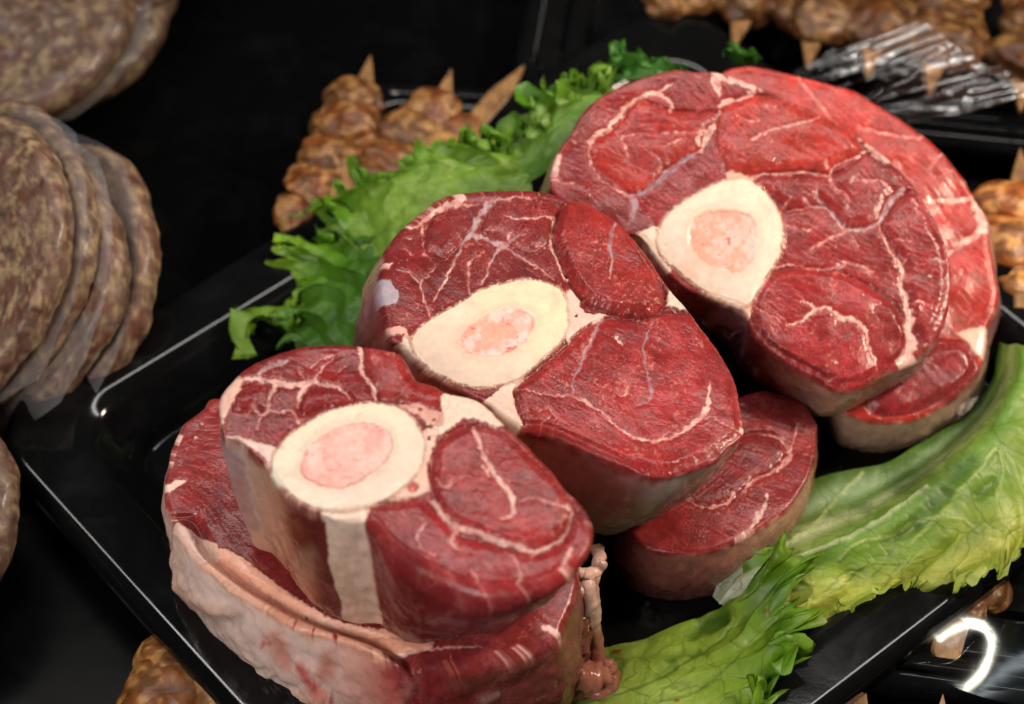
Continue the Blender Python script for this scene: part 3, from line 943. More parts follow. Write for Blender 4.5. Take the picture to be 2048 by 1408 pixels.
# --- middle slice underneath
make_slice(4, 'beef_shank_slice', 'small dark red shank slice peeking out under the middle slice beside the pale lettuce rib',
           '640,255 740,290 795,360 798,410 797,450 788,510 768,575 730,640 690,690 620,742 560,785 480,825 400,850 300,856 200,840 130,800 90,740 120,640 220,520 350,400 460,310 550,262',
           (450, 600), .036, 0, 0, .030,
           dict(veins=[('p', '320,655,6 380,685,8 450,675,8 490,640,13'), ('p', '520,640,5 560,590,8 640,550,10 690,510,14 692,470,10 660,430,8 620,420,6 590,425,4'), ('p', '725,380,5 712,430,4 700,490,4'),
                       ('w', '615,640,7 600,690,10 575,725,12 555,760,10 500,800,6'), ('w', '770,580,3 700,680,5 620,735,6')],
                lobes=[dict(p='300,640 340,560 420,480 540,420 640,425 690,480 640,545 560,590 500,640 400,680', c=(132, 28, 36), h=.0006, dark=.1)], threads=.5),
           [(780, 400, (150, 80, 70), (90, 60, 50), .3), (760, 590, (196, 150, 130), (130, 100, 80), .7), (620, 742, (206, 160, 140), (110, 80, 64), .7), (400, 850, (170, 110, 100), (70, 48, 44), .5), (150, 820, (140, 80, 80), (60, 40, 40), .4), (300, 450, (110, 30, 30), (70, 20, 24), 0)],
           N=240, off=(-8, -6), taper=1.0, fillet=10, base=(146, 34, 38), seed=57)

# --- middle slice
make_slice(2, 'beef_shank_slice', 'middle shank slice with an egg shaped marrow bone, between the front and largest slices',
           '760,88 850,86 950,100 1030,120 1080,145 1160,160 1230,200 1310,255 1370,310 1420,370 1480,450 1530,520 1570,575 1620,640 1680,712 1740,800 1800,870 1860,950 1902,1030 1928,1100 1948,1200 1972,1320 1955,1370 1912,1411 1828,1480 1730,1529 1633,1572 1549,1585 1439,1564 1341,1521 1229,1480 1090,1420 950,1365 830,1345 745,1290 660,1215 560,1160 430,1095 320,1030 245,945 215,900 165,880 140,830 122,760 105,680 88,600 108,510 130,410 170,340 250,262 330,195 400,138 480,112 560,100 660,94',
           (1000, 800), .094, 0, 5, .048,
           dict(veins=[('g', '700,150,12 660,170,18 620,220,22 590,280,22 570,330,26 620,350,18 680,370,17 735,388,30'), ('g', '735,388,22 775,368,14 820,342,5 860,340,3'),
                       ('p', '700,150,12 760,145,8 830,140,6 890,150,4 920,175,3'), ('g', '570,330,20 530,370,16 495,440,9 472,500,7'), ('f', '472,500,7 440,560,7 400,620,6 375,665,5'),
                       ('g', '730,390,20 690,430,12 670,480,7'), ('f', '670,480,7 650,540,6 610,585,6'), ('g', '740,400,18 800,430,10 870,480,8'), ('p', '870,480,8 930,515,6 1000,560,4'),
                       ('f', '620,440,3 580,455,4 560,490,6 550,560,6 560,620,6 580,645,4'), ('f', '750,245,6 830,255,6 930,246,6 1000,240,6'),
                       ('f', '1000,240,8 985,300,8 978,370,10 1000,430,10 1030,500,8 1055,560,9'), ('p', '760,370,6 765,340,5 775,325,3'),
                       ('f', '530,125,20 500,165,28 450,180,20 380,210,13 340,250,12 290,290,9 200,312,6 170,345,5'), ('p', '500,170,12 560,178,9 620,168,7'), ('p', '360,230,8 325,290,6 322,320,9'),
                       ('p', '330,365,6 322,390,5 330,430,4 365,465,3'), ('p', '390,490,4 350,540,5 310,578,6 322,640,6 340,700,6 372,762,5'), ('f', '190,515,5 250,535,5 300,575,5'),
                       ('p', '240,350,5 270,355,4'), ('p', '220,405,3 250,420,4 265,440,2'), ('p', '760,520,3 740,500,3'), ('p', '850,180,4 870,175,4'), ('p', '510,360,3 540,400,3'), ('p', '980,400,3 900,390,2'),
                       ('f', '130,405,10 125,450,14 125,505,18 165,485,9'), ('f', '560,98,6 480,118,8 400,150,6'),
                       ('b', '1318,270,10 1300,300,11 1282,360,13 1276,430,13 1285,490,9'), ('g', '1285,490,8 1275,545,6 1274,582,3'),
                       ('b', '1240,760,7 1210,810,16 1190,870,16 1150,950,17 1120,1030,12 1090,1090,9 1090,1150,11'), ('p', '1195,850,5 1160,920,7 1130,1000,5'),
                       ('b', '1500,780,5 1470,860,8 1450,940,9 1462,1020,9 1478,1080,9 1490,1150,9 1470,1195,7 1420,1215,4'),
                       ('p', '800,1120,4 950,1160,5 1080,1165,10 1140,1190,13 1200,1230,9 1280,1290,7'), ('f', '1280,1290,7 1340,1340,9 1400,1375,10 1480,1390,10 1560,1385,9 1640,1355,11 1700,1310,13 1770,1240,18 1780,1180,10 1792,1100,8'),
                       ('p', '1700,1300,8 1800,1270,4 1870,1320,4 1930,1340,5'), ('p', '1330,1080,5 1370,1120,6 1355,1160,7 1320,1165,4'), ('w', '1310,862,6 1325,885,8 1338,905,3'),
                       ('f', '1860,945,3 1905,1040,4 1935,1140,5 1955,1260,8 1960,1330,26'), ('p', '1540,1380,3 1600,1330,2'), ('p', '900,1250,4 960,1230,4 1010,1280,3'), ('p', '940,1340,4 930,1300,3 980,1260,2')],
                fatpoly=[((226, 190, 178), '1060,618 1115,640 1130,700 1170,738 1265,738 1215,772 1150,800 1095,845 1058,880 1050,760'), ((238, 210, 192), '780,1092 850,1060 785,1130 790,1180 812,1240 840,1320 770,1290 690,1225 640,1172'),
                         ((228, 200, 184), '1560,556 1618,640 1690,722 1640,712 1585,700 1565,680 1580,620'), ((232, 206, 190), '1030,122 1090,146 1165,160 1120,166 1060,150'),
                         ((170, 156, 166), '92,592 150,570 168,600 205,640 192,676 150,700 118,690'), ((238, 210, 190), '215,892 235,845 258,860 275,905 300,980 262,955'),
                         ((228, 176, 164), '150,830 190,800 215,800 250,830 262,880 235,850 200,835 170,850')],
                lobes=[dict(p='1035,178 1100,160 1200,183 1290,240 1335,272 1400,340 1465,440 1525,520 1556,600 1568,670 1540,720 1480,745 1400,757 1300,747 1210,712 1140,660 1090,602 1062,545 1030,470 1002,400 990,320 1005,240', c=(158, 44, 46), h=.0026, crease=.0012, dark=.6),
                       dict(p='1070,880 1150,810 1250,765 1400,770 1560,735 1690,740 1800,880 1890,1030 1935,1200 1950,1340 1850,1440 1700,1520 1550,1560 1400,1530 1229,1460 1080,1400 960,1350 860,1330 800,1220 790,1130 880,1040 1000,950', c=(164, 42, 48), h=.0012, dark=.25),
                       dict(p='380,230 470,195 555,215 565,280 520,350 480,420 420,460 350,430 320,370 350,290', c=(130, 32, 38), h=.0006, dark=.1),
                       dict(p='640,240 700,170 860,155 1000,170 1020,210 985,300 960,380 860,440 780,400 720,340 620,320', c=(128, 30, 36), h=.0005, dark=.1)],
                spots=[(168, 492, 7, (190, 40, 40)), (1105, 742, 11, (70, 40, 36)), (1057, 556, 9, (226, 180, 165)), (168, 984, 5, (226, 180, 165)), (990, 1080, 8, (226, 170, 160)), (322, 318, 10, (226, 180, 165)), (1190, 1330, 6, (226, 170, 160))],
                bone=dict(p='268,880 290,830 350,780 430,730 520,680 600,630 700,600 800,576 870,572 950,585 1010,610 1048,650 1060,720 1060,800 1030,875 960,945 880,1015 800,1075 700,1105 600,1115 480,1085 380,1035 300,965', c0=(234, 210, 194), c1=(216, 216, 184), dir=(0.55, -.75)),
                marrow=dict(p='500,865 560,800 640,750 740,717 820,717 880,747 895,790 870,850 820,908 740,948 640,962 560,948 512,910', c0=(230, 168, 150), c1=(238, 204, 198)), threads=.9),
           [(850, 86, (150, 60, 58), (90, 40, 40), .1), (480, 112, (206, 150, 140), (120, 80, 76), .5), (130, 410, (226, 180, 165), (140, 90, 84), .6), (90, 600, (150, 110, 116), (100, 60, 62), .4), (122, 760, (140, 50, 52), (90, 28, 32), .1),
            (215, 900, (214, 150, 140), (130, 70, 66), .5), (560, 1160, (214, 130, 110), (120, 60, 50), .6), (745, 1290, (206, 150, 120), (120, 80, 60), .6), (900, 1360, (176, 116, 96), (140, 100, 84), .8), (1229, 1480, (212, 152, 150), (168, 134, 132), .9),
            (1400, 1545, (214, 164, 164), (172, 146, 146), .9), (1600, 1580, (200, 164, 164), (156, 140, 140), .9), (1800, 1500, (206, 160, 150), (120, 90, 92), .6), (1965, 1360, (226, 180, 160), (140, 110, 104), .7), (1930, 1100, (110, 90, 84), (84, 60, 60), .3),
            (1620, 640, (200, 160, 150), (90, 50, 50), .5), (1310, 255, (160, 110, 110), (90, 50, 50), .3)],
           N=430, off=(-58, -48), taper=.93, fillets=[(850, 86, 16), (130, 410, 14), (110, 700, 16), (215, 900, 10), (560, 1160, 9), (900, 1360, 20), (1229, 1480, 24), (1500, 1575, 18), (1800, 1500, 12), (1960, 1330, 10), (1800, 870, 8), (1300, 255, 8)],
           base=(120, 28, 36), seed=11, bulge=.003)


# --- front slice underneath
def groove(Q):
    # the shaft of bone is hollowed and the rim of fat stands up at the front
    rim = np.array([[120, 770], [170, 870], [260, 960], [370, 1040], [500, 1112], [640, 1172], [800, 1226], [930, 1290]], float)
    rz = zpt(3, rim)
    d = seg_dist(Q, np.column_stack([crom(rz, 5), np.zeros(len(crom(rz, 5)))]))
    m = sstep(36, 10, np.minimum(d, 60))
    return 0.0035 * m - 0.002 * sstep(60, 25, np.minimum(d, 80)) * (1 - m)


make_slice(3, 'beef_shank_slice', 'thick white fat rimmed shank slice at the bottom of the front stack with bloody side',
           '60,520 50,580 55,625 75,690 84,760 108,795 168,872 258,962 368,1042 500,1112 640,1172 800,1228 900,1268 1000,1290 1100,1288 1220,1265 1400,1220 1520,1170 1560,1100 1592,1010 1610,920 1590,840 1480,700 1200,560 800,430 500,340 262,255 200,295 130,345 85,430',
           (800, 800), .060, 0, -2, .054,
           dict(veins=[('w', '120,350,24 85,430,22 60,520,20 55,600,16 110,578,10 130,572,5'), ('w', '52,610,12 62,640,14 80,720,22 100,775,34 150,790,22'), ('w', '225,810,20 160,860,36 245,958,36 358,1044,34 492,1116,34 636,1174,34 800,1228,34 905,1270,22'),
                       ('p', '1140,1060,6 1190,1090,8 1210,1140,6'), ('f', '1480,1120,10 1560,1150,16 1590,1180,10'), ('p', '900,1230,5 1100,1200,7 1250,1190,4'), ('p', '1000,1270,6 1200,1240,7 1400,1190,6')],
                fatpoly=[((252, 190, 162), '225,880 270,820 380,880 540,1000 700,1090 900,1130 1060,1165 1060,1195 1040,1205 880,1226 780,1212 640,1162 500,1102 370,1026 272,952 230,915'), ((236, 168, 142), '240,880 270,855 310,880 420,975 550,1075 700,1130 850,1160 1050,1180 1040,1205 880,1212 780,1200 640,1150 500,1088 370,1012 285,945'), ((232, 190, 172), '110,760 150,770 225,790 262,830 250,880 200,900 140,850')],
                spots=[(170, 405, 9, (232, 180, 165)), (200, 350, 8, (232, 180, 165)), (180, 815, 8, (220, 110, 80)), (585, 1078, 6, (190, 70, 30)), (560, 1120, 10, (190, 60, 60)), (620, 1145, 12, (190, 60, 60)), (700, 1170, 10, (180, 50, 50))],
                threads=1.0, solid=True, blood=0, streak=.16, side=[
               (12, '110,900,40 160,860,30 190,900,24 300,960,20 390,960,14', (226, 184, 164), 18, .7, .0022), (12, '180,960,20 320,1010,24 420,1000,12', (176, 150, 138), 20, .5, -.0015),
               (12, '210,1060,60 420,1150,80 560,1300,90', (204, 184, 176), 60, .5, 0), (12, '265,1100,9 290,1130,11 330,1170,6', (176, 40, 36), 5, .85, 0), (12, '525,1132,4 555,1112,5 575,1112,3', (196, 70, 60), 5, .8, 0),
               (12, '590,1090,20 620,1140,26 640,1210,20', (206, 110, 92), 24, .7, 0), (12, '190,1080,12 215,1130,10', (206, 130, 120), 16, .6, 0), (12, '232,1018,8 240,1024,6', (190, 80, 70), 4, .8, 0),
               (12, '715,1235,10 770,1310,14 820,1370,18 860,1410,16', (200, 66, 60), 12, .85, .001), (12, '850,1190,20 835,1270,22', (196, 108, 84), 20, .7, 0), (12, '420,1100,5 450,1160,8 520,1230,6', (236, 206, 190), 8, .6, .0012),
               (12, '480,1250,8 540,1270,8 580,1265,6', (238, 210, 196), 8, .7, .0012), (12, '360,1330,10 420,1370,10', (236, 200, 184), 10, .6, .0012), (12, '700,1390,30 760,1370,24 830,1400,20', (226, 186, 168), 16, .7, .003), (12, '90,740,20 100,820,24 120,870,20', (228, 190, 174), 20, .6, .002),
               (3, '900,1290,16 1000,1330,20 1100,1330,16', (160, 50, 56), 20, .6, 0), (3, '950,1400,20 980,1330,16 1010,1290,10', (206, 140, 130), 14, .5, .001), (3, '1150,1330,20 1300,1290,24 1450,1230,20', (120, 80, 60), 24, .6, .002), (3, '1250,1400,10 1300,1370,10', (200, 170, 160), 10, .6, .001)]),
           [(130, 345, (226, 180, 165), (200, 150, 140), .7), (60, 560, (230, 190, 178), (206, 160, 150), .8), (80, 720, (236, 196, 176), (206, 170, 156), .9), (150, 850, (240, 212, 200), (222, 190, 178), 1), (368, 1042, (242, 214, 204), (220, 188, 176), 1),
            (640, 1172, (240, 206, 194), (212, 172, 160), 1), (800, 1228, (232, 170, 155), (196, 130, 116), .9), (915, 1285, (214, 110, 104), (176, 70, 70), .5), (970, 1312, (150, 40, 48), (120, 36, 40), .1), (1220, 1275, (140, 50, 50), (92, 50, 44), .2),
            (1540, 1170, (150, 84, 76), (92, 60, 50), .3), (1655, 1010, (150, 100, 90), (90, 60, 56), .3), (1200, 560, (130, 40, 40), (90, 30, 30), 0)],
           N=330, off=(0, 0), taper=1.0, fillets=[(60, 560, 12), (84, 760, 12), (368, 1042, 12), (800, 1228, 14), (960, 1285, 26), (1300, 1250, 26), (1655, 1010, 12), (800, 430, 10)],
           base=(140, 36, 42), seed=23, bulge=.003, wobble=.0009, rows=44, cap_slope=groove)

# --- front slice on top
make_slice(3, 'beef_shank_slice', 'front shank slice with round marrow bone and smooth bone side, atop the white fat slice',
           '640,48 700,46 780,48 860,60 930,74 965,115 1005,180 1070,202 1120,232 1200,247 1260,276 1310,330 1345,372 1400,420 1460,480 1520,540 1570,600 1620,650 1660,705 1670,765 1655,840 1620,905 1560,965 1480,1010 1380,1040 1280,1050 1180,1035 1080,995 990,950 910,880 860,800 820,735 800,715 745,712 695,712 640,695 540,645 465,560 430,505 390,470 345,425 300,408 275,400 262,370 258,310 264,258 292,212 340,160 400,118 470,84 560,58',
           (900, 520), .122, 0, -2, .058,
           dict(veins=[('f', '790,46,10 795,110,9 800,160,9 830,200,8 850,262,9'), ('f', '335,190,13 400,185,8 470,200,12 540,210,14 610,195,14 660,205,7 720,222,6 752,262,4'), ('p', '612,195,8 640,150,5 680,110,4 702,92,3'),
                       ('f', '600,200,12 570,240,9 555,290,5'), ('f', '480,208,10 450,250,10 445,300,8 420,322,8 390,290,6'), ('p', '420,322,6 410,350,6 403,372,5'), ('p', '445,300,7 490,312,5 530,302,4 565,352,5'),
                       ('g', '410,170,9 440,140,14 490,125,15 520,118,7'), ('p', '560,150,3 580,180,3'), ('p', '740,130,3 700,160,3'), ('p', '690,90,4 640,110,4 600,140,2'), ('p', '360,330,4 400,260,3'),
                       ('f', '272,255,12 282,290,12 275,340,7 268,380,6'), ('w', '270,410,6 320,405,10 380,425,13 440,470,12'),
                       ('b', '970,120,5 985,160,9 1000,190,6'), ('f', '1215,363,8 1235,420,10 1260,480,10 1290,540,10 1330,590,11 1365,640,13 1362,700,10 1322,717,4'), ('f', '1260,520,8 1275,555,5'),
                       ('f', '1065,640,12 1100,690,14 1150,740,17 1230,760,11 1300,790,9 1400,820,9 1450,832,9 1530,802,8 1572,750,8 1590,680,6'), ('p', '1450,832,8 1440,860,4'), ('p', '1590,680,5 1500,660,4 1440,640,4 1400,650,2'),
                       ('p', '1080,560,5 1110,600,3 1180,560,3'), ('p', '1040,732,5 1010,770,6 1020,820,6 1070,850,5'), ('p', '1150,760,14 1135,800,9 1170,835,6'), ('p', '1210,905,6 1232,950,6 1180,980,4'), ('p', '1340,838,5 1380,880,6 1395,940,6 1340,990,5'),
                       ('f', '1585,830,9 1565,870,10 1550,900,7'), ('p', '1640,720,4 1660,770,8 1650,830,6'), ('g', '1480,990,10 1560,945,9 1625,880,8'), ('p', '1100,950,6 1200,990,8 1300,1010,10 1400,1000,10'), ('p', '1290,900,4 1250,870,4'), ('p', '1150,160,3 1180,330,4')],
                fatpoly=[((228, 186, 168), '264,262 335,188 350,205 320,260 300,300 282,330 262,330'), ((236, 208, 190), '1108,242 1200,250 1260,278 1325,345 1310,362 1250,345 1180,335 1120,385 1050,410 1040,390 1090,345'),
                         ((232, 190, 172), '1025,385 1085,385 1062,450 1042,530 1055,600 1010,630 960,640 900,645 960,590 1010,530 1035,460'), ((214, 160, 146), '935,285 1010,278 1060,295 1105,320 1095,370 1040,350 1000,320'), ((238, 214, 196), '640,690 740,672 830,655 815,705 790,730 720,735 670,722'),
                         ((226, 196, 184), '330,402 390,420 455,438 480,460 462,520 430,490 390,450 345,422')],
                lobes=[dict(p='1220,358 1300,368 1375,412 1450,488 1520,560 1575,625 1592,680 1565,755 1500,808 1440,828 1350,812 1250,780 1130,720 1082,660 1060,590 1062,500 1092,430 1150,380', c=(164, 46, 50), h=.0012, dark=.12),
                       dict(p='810,75 930,85 960,125 1000,190 1080,215 1120,240 1105,300 1000,285 930,270 850,255 815,180', c=(160, 38, 38), h=.0008, dark=.3),
                       dict(p='330,230 400,205 450,215 445,280 420,310 380,300 320,300', c=(132, 24, 34), h=.0007, dark=.15), dict(p='610,215 700,215 760,250 740,280 640,300 570,320 560,260', c=(128, 26, 34), h=.0007, dark=.15),
                       dict(p='820,660 900,655 1010,640 1070,680 1150,760 1300,810 1440,840 1540,810 1600,700 1650,720 1660,800 1600,900 1480,990 1280,1030 1080,980 920,880 840,760', c=(158, 36, 46), h=.0006, dark=.1)],
                spots=[(1050, 410, 10, (130, 30, 30)), (990, 595, 26, (200, 90, 86)), (1255, 525, 10, (226, 180, 165)), (1545, 912, 8, (236, 196, 176)), (1020, 300, 10, (180, 80, 76)), (1070, 340, 8, (170, 70, 66)), (1050, 360, 12, (232, 200, 180)), (900, 90, 10, (190, 90, 80)), (1500, 905, 5, (226, 170, 160)), (1520, 870, 5, (226, 170, 160))],
                bone=dict(p='462,520 480,460 530,400 600,350 680,310 770,285 860,280 940,300 990,340 1025,400 1032,460 1012,530 962,590 890,640 800,668 720,680 640,676 560,640 500,592 468,555', c0=(234, 210, 196), c1=(224, 221, 194), dir=(-.2, -.8)),
                marrow=dict(p='572,490 600,440 660,390 740,360 820,350 880,370 910,410 910,460 880,510 840,540 780,580 720,598 640,590 582,560 566,522', c0=(236, 170, 158), c1=(238, 190, 180), red=.35), threads=1.0, streak=.10, blood=.08, edge=.34, side=[
               (3, '1010,770,5 1000,830,6 1060,860,5 1075,840,3', (206, 120, 120), 6, .6, 0), (3, '900,900,4 910,960,6 890,1040,5', (176, 80, 84), 7, .4, 0), (3, '1215,890,7 1230,950,8 1150,1040,9 1120,1080,6', (190, 110, 112), 8, .6, 0),
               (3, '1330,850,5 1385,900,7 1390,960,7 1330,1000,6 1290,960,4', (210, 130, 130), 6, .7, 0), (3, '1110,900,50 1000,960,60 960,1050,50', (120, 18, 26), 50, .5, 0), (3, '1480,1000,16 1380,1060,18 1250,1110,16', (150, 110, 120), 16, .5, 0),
               (3, '1050,1090,8 1120,1100,10 1180,1110,8', (200, 150, 140), 10, .5, 0), (3, '590,850,20 570,960,30 560,1010,20', (214, 170, 146), 24, .5, 0), (3, '330,560,4 340,620,6 350,680,4', (206, 120, 104), 10, .6, 0), (3, '590,930,20 610,1000,16', (206, 130, 100), 20, .6, 0)]),
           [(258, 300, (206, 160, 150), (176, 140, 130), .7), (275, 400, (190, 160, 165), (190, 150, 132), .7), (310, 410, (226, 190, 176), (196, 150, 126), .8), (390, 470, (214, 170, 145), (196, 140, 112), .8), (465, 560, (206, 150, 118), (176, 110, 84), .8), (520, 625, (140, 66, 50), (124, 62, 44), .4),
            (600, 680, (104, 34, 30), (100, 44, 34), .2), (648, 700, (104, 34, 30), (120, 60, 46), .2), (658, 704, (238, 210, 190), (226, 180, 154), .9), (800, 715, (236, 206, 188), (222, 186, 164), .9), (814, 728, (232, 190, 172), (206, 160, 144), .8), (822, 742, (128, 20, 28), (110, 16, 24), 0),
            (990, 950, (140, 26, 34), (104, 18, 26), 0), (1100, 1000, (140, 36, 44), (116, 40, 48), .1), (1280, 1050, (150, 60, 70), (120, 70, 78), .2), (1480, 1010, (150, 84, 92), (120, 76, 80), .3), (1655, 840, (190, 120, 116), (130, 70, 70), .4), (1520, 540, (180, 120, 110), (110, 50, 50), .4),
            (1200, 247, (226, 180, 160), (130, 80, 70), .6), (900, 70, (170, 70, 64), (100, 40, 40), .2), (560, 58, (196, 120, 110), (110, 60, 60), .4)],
           N=430, off=(0, 0), tapers=[(300, 408, .94), (465, 560, .95), (810, 725, .94), (830, 750, .92), (900, 880, .72), (990, 950, .60), (1180, 1035, .47), (1400, 1040, .44), (1560, 965, .5), (1660, 800, .6), (1500, 520, .8), (1200, 247, .9), (600, 60, .95), (262, 300, .95)], fillets=[(700, 46, 14), (400, 118, 12), (262, 300, 10), (300, 408, 6), (465, 560, 5), (640, 695, 5), (745, 712, 8), (810, 725, 14), (860, 800, 40), (990, 950, 70), (1180, 1035, 80), (1380, 1040, 60), (1560, 965, 36), (1660, 800, 18), (1500, 520, 12), (1200, 247, 10), (950, 90, 12)],
           base=(134, 26, 33), seed=41, bulge=.0015, rows=44)


# ------------------------------------------------------------------ lettuce
def leaf(name, label, Z, curves, ns=340, nt=70, colors=None, ruffles=(), seed=0, quilt=.0012, teeth=None, midrib=None, group='lettuce leaves round the meat', wob=.0015, parent=None, stem=0, marks=()):
    """loft through curves (list of 'x,y,z' strings, z in cm); ruffles: (t_edge, power, amp, freq)"""
    cs = []
    for cstr in curves:
        P = parse(cstr)
        q = zpt(Z, P[:, :2])
        X = np.array([at(q[i, 0], q[i, 1], P[i, 2] / 100) for i in range(len(P))])
        cs.append(resample(crom(X, 16), ns))
    nc = len(cs)
    K = np.array(cs)
    # parameter t per row, spaced by mean distance
    d = np.r_[0, np.cumsum([np.mean(np.linalg.norm(K[i + 1] - K[i], axis=1)) for i in range(nc - 1)])]
    tot = d[-1]
    tk = d / tot
    t = np.linspace(0, 1, nt) ** 1.0
    if ruffles:
        # finer towards the ruffled edge(s)
        e1 = any(r[0] > .5 for r in ruffles)
        e0 = any(r[0] < .5 for r in ruffles)
        if e1 and not e0:
            t = 1 - (1 - np.linspace(0, 1, nt)) ** 1.5
        elif e0 and not e1:
            t = np.linspace(0, 1, nt) ** 1.5
        else:
            t = 0.5 - 0.5 * np.cos(np.linspace(0, math.pi, nt))
    s = np.linspace(0, 1, ns)
    T = np.tile(t[:, None], (1, ns))
    length = np.mean([np.linalg.norm(np.diff(c, axis=0), axis=1).sum() for c in cs])
    S = np.tile(s[None], (nt, 1))
    if teeth:
        edge, depth, freq = teeth
        sp = np.column_stack([s * freq, np.zeros(ns) + seed, np.zeros(ns)])
        n1 = vnoise(sp)
        n2v = np.abs(vnoise(sp * 1.9 + 5))
        n3 = np.abs(vnoise(sp * 4.3 + 9))
        cut = depth * (0.40 + 0.7 * n1 + 0.8 * (0.35 - n2v) + 0.30 * (0.35 - n3))
        cut = np.clip(cut, 0, depth * 1.6) / tot
        w_ = sstep(0.80, 1.0, T) if edge > .5 else sstep(0.20, 0.0, T)
        T = T - cut[None] * w_ * (1 if edge > .5 else -1)
    Tc = np.clip(T, -0.2, 1.25)
    V = np.zeros((nt, ns, 3))
    # Catmull-Rom / linear extrapolation in t
    for i in range(nc - 1):
        lo = tk[i] if i else -9
        hi = tk[i + 1] if i < nc - 2 else 9
        m = (Tc >= lo) & (Tc < hi)
        r_, c_ = np.where(m)
        u = ((Tc[r_, c_] - tk[i]) / (tk[i + 1] - tk[i]))[:, None]
        p1, p2 = K[i, c_], K[i + 1, c_]
        if nc > 2:
            sp_ = tk[i + 1] - tk[i]
            m1 = (K[i + 1, c_] - K[i - 1, c_]) / (tk[i + 1] - tk[i - 1]) * sp_ if i else (p2 - p1)
            m2 = (K[i + 2, c_] - K[i, c_]) / (tk[i + 2] - tk[i]) * sp_ if i + 2 < nc else (p2 - p1)
            uu = np.clip(u, 0, 1)
            val = (2 * uu ** 3 - 3 * uu ** 2 + 1) * p1 + (uu ** 3 - 2 * uu ** 2 + uu) * m1 + (-2 * uu ** 3 + 3 * uu ** 2) * p2 + (uu ** 3 - uu ** 2) * m2
            val = val + np.where(u > 1, (u - 1), 0) * m2 + np.where(u < 0, u, 0) * m1
        else:
            val = p1 + (p2 - p1) * u
        V[r_, c_] = val
    Vf = V.reshape(-1, 3)
    Fq = grid_faces(nt, ns)
    N = vnormals(Vf, Fq)
    if N[:, 2].mean() < 0:
        N = -N
        Fq = Fq[:, ::-1]
    Tf, Sf = Tc.ravel(), S.ravel()
    sd = np.gradient(V, axis=1).reshape(-1, 3)
    sd /= np.maximum(np.linalg.norm(sd, axis=1, keepdims=True), 1e-9)
    td = np.gradient(V, axis=0).reshape(-1, 3)
    td /= np.maximum(np.linalg.norm(td, axis=1, keepdims=True), 1e-9)
    disp = np.zeros_like(Vf)
    wsum = np.zeros(len(Vf))
    for te, pw, amp, fr in ruffles:
        wgt = (Tf if te > .5 else 1 - Tf)
        wgt = np.clip(wgt, 0, 1.1) ** pw
        ph = 2 * np.pi * (Sf * fr + 0.75 * vnoise(np.column_stack([Sf * fr * .7, Tf * 3.5, Sf * 0 + seed])) + Tf * 0.9)
        am = amp * (0.75 + 0.6 * vnoise(np.column_stack([Sf * fr * .5, Sf * 0 + 3, Sf * 0 + seed * 2])))
        sg = 1 if te > .5 else -1
        a1, a2 = np.sin(ph), np.sin(2 * ph + .6)
        disp += N * (am * wgt * a1)[:, None] + sd * (am * .70 * wgt * a2)[:, None] + td * (sg * am * .18 * wgt * np.cos(ph))[:, None]
        w2 = wgt ** 2.2
        ph2 = ph * 2.7 + 5 * vnoise(np.column_stack([Sf * fr * 1.6, Tf * 6, Sf * 0 + seed + 4]))
        disp += N * (am * .28 * w2 * np.sin(ph2))[:, None] + sd * (am * .18 * w2 * np.cos(ph2 * 1.3))[:, None]
        wsum = np.maximum(wsum, wgt)
    Pn = Vf * 1.0
    disp += N * (wob * fbm(Pn * 45 + seed, 2) + quilt * fbm(Pn * 120 + seed, 2) * 1.3)[:, None]
    Vn = Vf + disp
    Vn[:, 2] = np.maximum(Vn[:, 2], 0.0035)
    # colours: list of (t, rgb)
    cl = colors or [(0, (170, 190, 110)), (1, (90, 140, 30))]
    tt = np.array([c[0] for c in cl])
    cc = np.array([lin(c[1]) for c in cl])
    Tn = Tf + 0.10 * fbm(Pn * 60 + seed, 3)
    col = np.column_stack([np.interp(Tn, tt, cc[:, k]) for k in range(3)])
    v1 = fbm(Pn * 38 + seed * 2, 3)
    col *= (1 + 0.30 * v1)[:, None]
    if stem:
        m = sstep(stem, stem * .35, Sf + .03 * v1)[:, None]
        col = col * (1 - m) + lin((222, 230, 212)) * m
    if midrib:
        for mt, mw, mc in midrib:
            m = np.exp(-((Tf - mt) * tot / (mw / 1000)) ** 2) * (1 - 0.75 * Sf)
            col = col * (1 - m[:, None]) + lin(mc) * m[:, None]
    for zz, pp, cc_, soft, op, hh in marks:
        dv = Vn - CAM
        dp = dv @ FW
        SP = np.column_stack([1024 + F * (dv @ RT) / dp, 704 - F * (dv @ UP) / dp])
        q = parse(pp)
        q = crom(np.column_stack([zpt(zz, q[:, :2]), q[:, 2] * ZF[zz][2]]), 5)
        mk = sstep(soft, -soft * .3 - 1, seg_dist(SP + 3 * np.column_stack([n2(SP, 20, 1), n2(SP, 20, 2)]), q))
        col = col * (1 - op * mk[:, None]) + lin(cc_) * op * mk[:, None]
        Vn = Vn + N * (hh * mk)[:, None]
    lv = np.column_stack([Tf * tot * 100, Sf * length * 100, np.zeros(len(Tf)) + seed])
    o = mesh(name, Vn, Fq, M_LEAF, parent, col, None, lv)
    if label:
        tag(o, label, 'lettuce leaf', group)
    return o


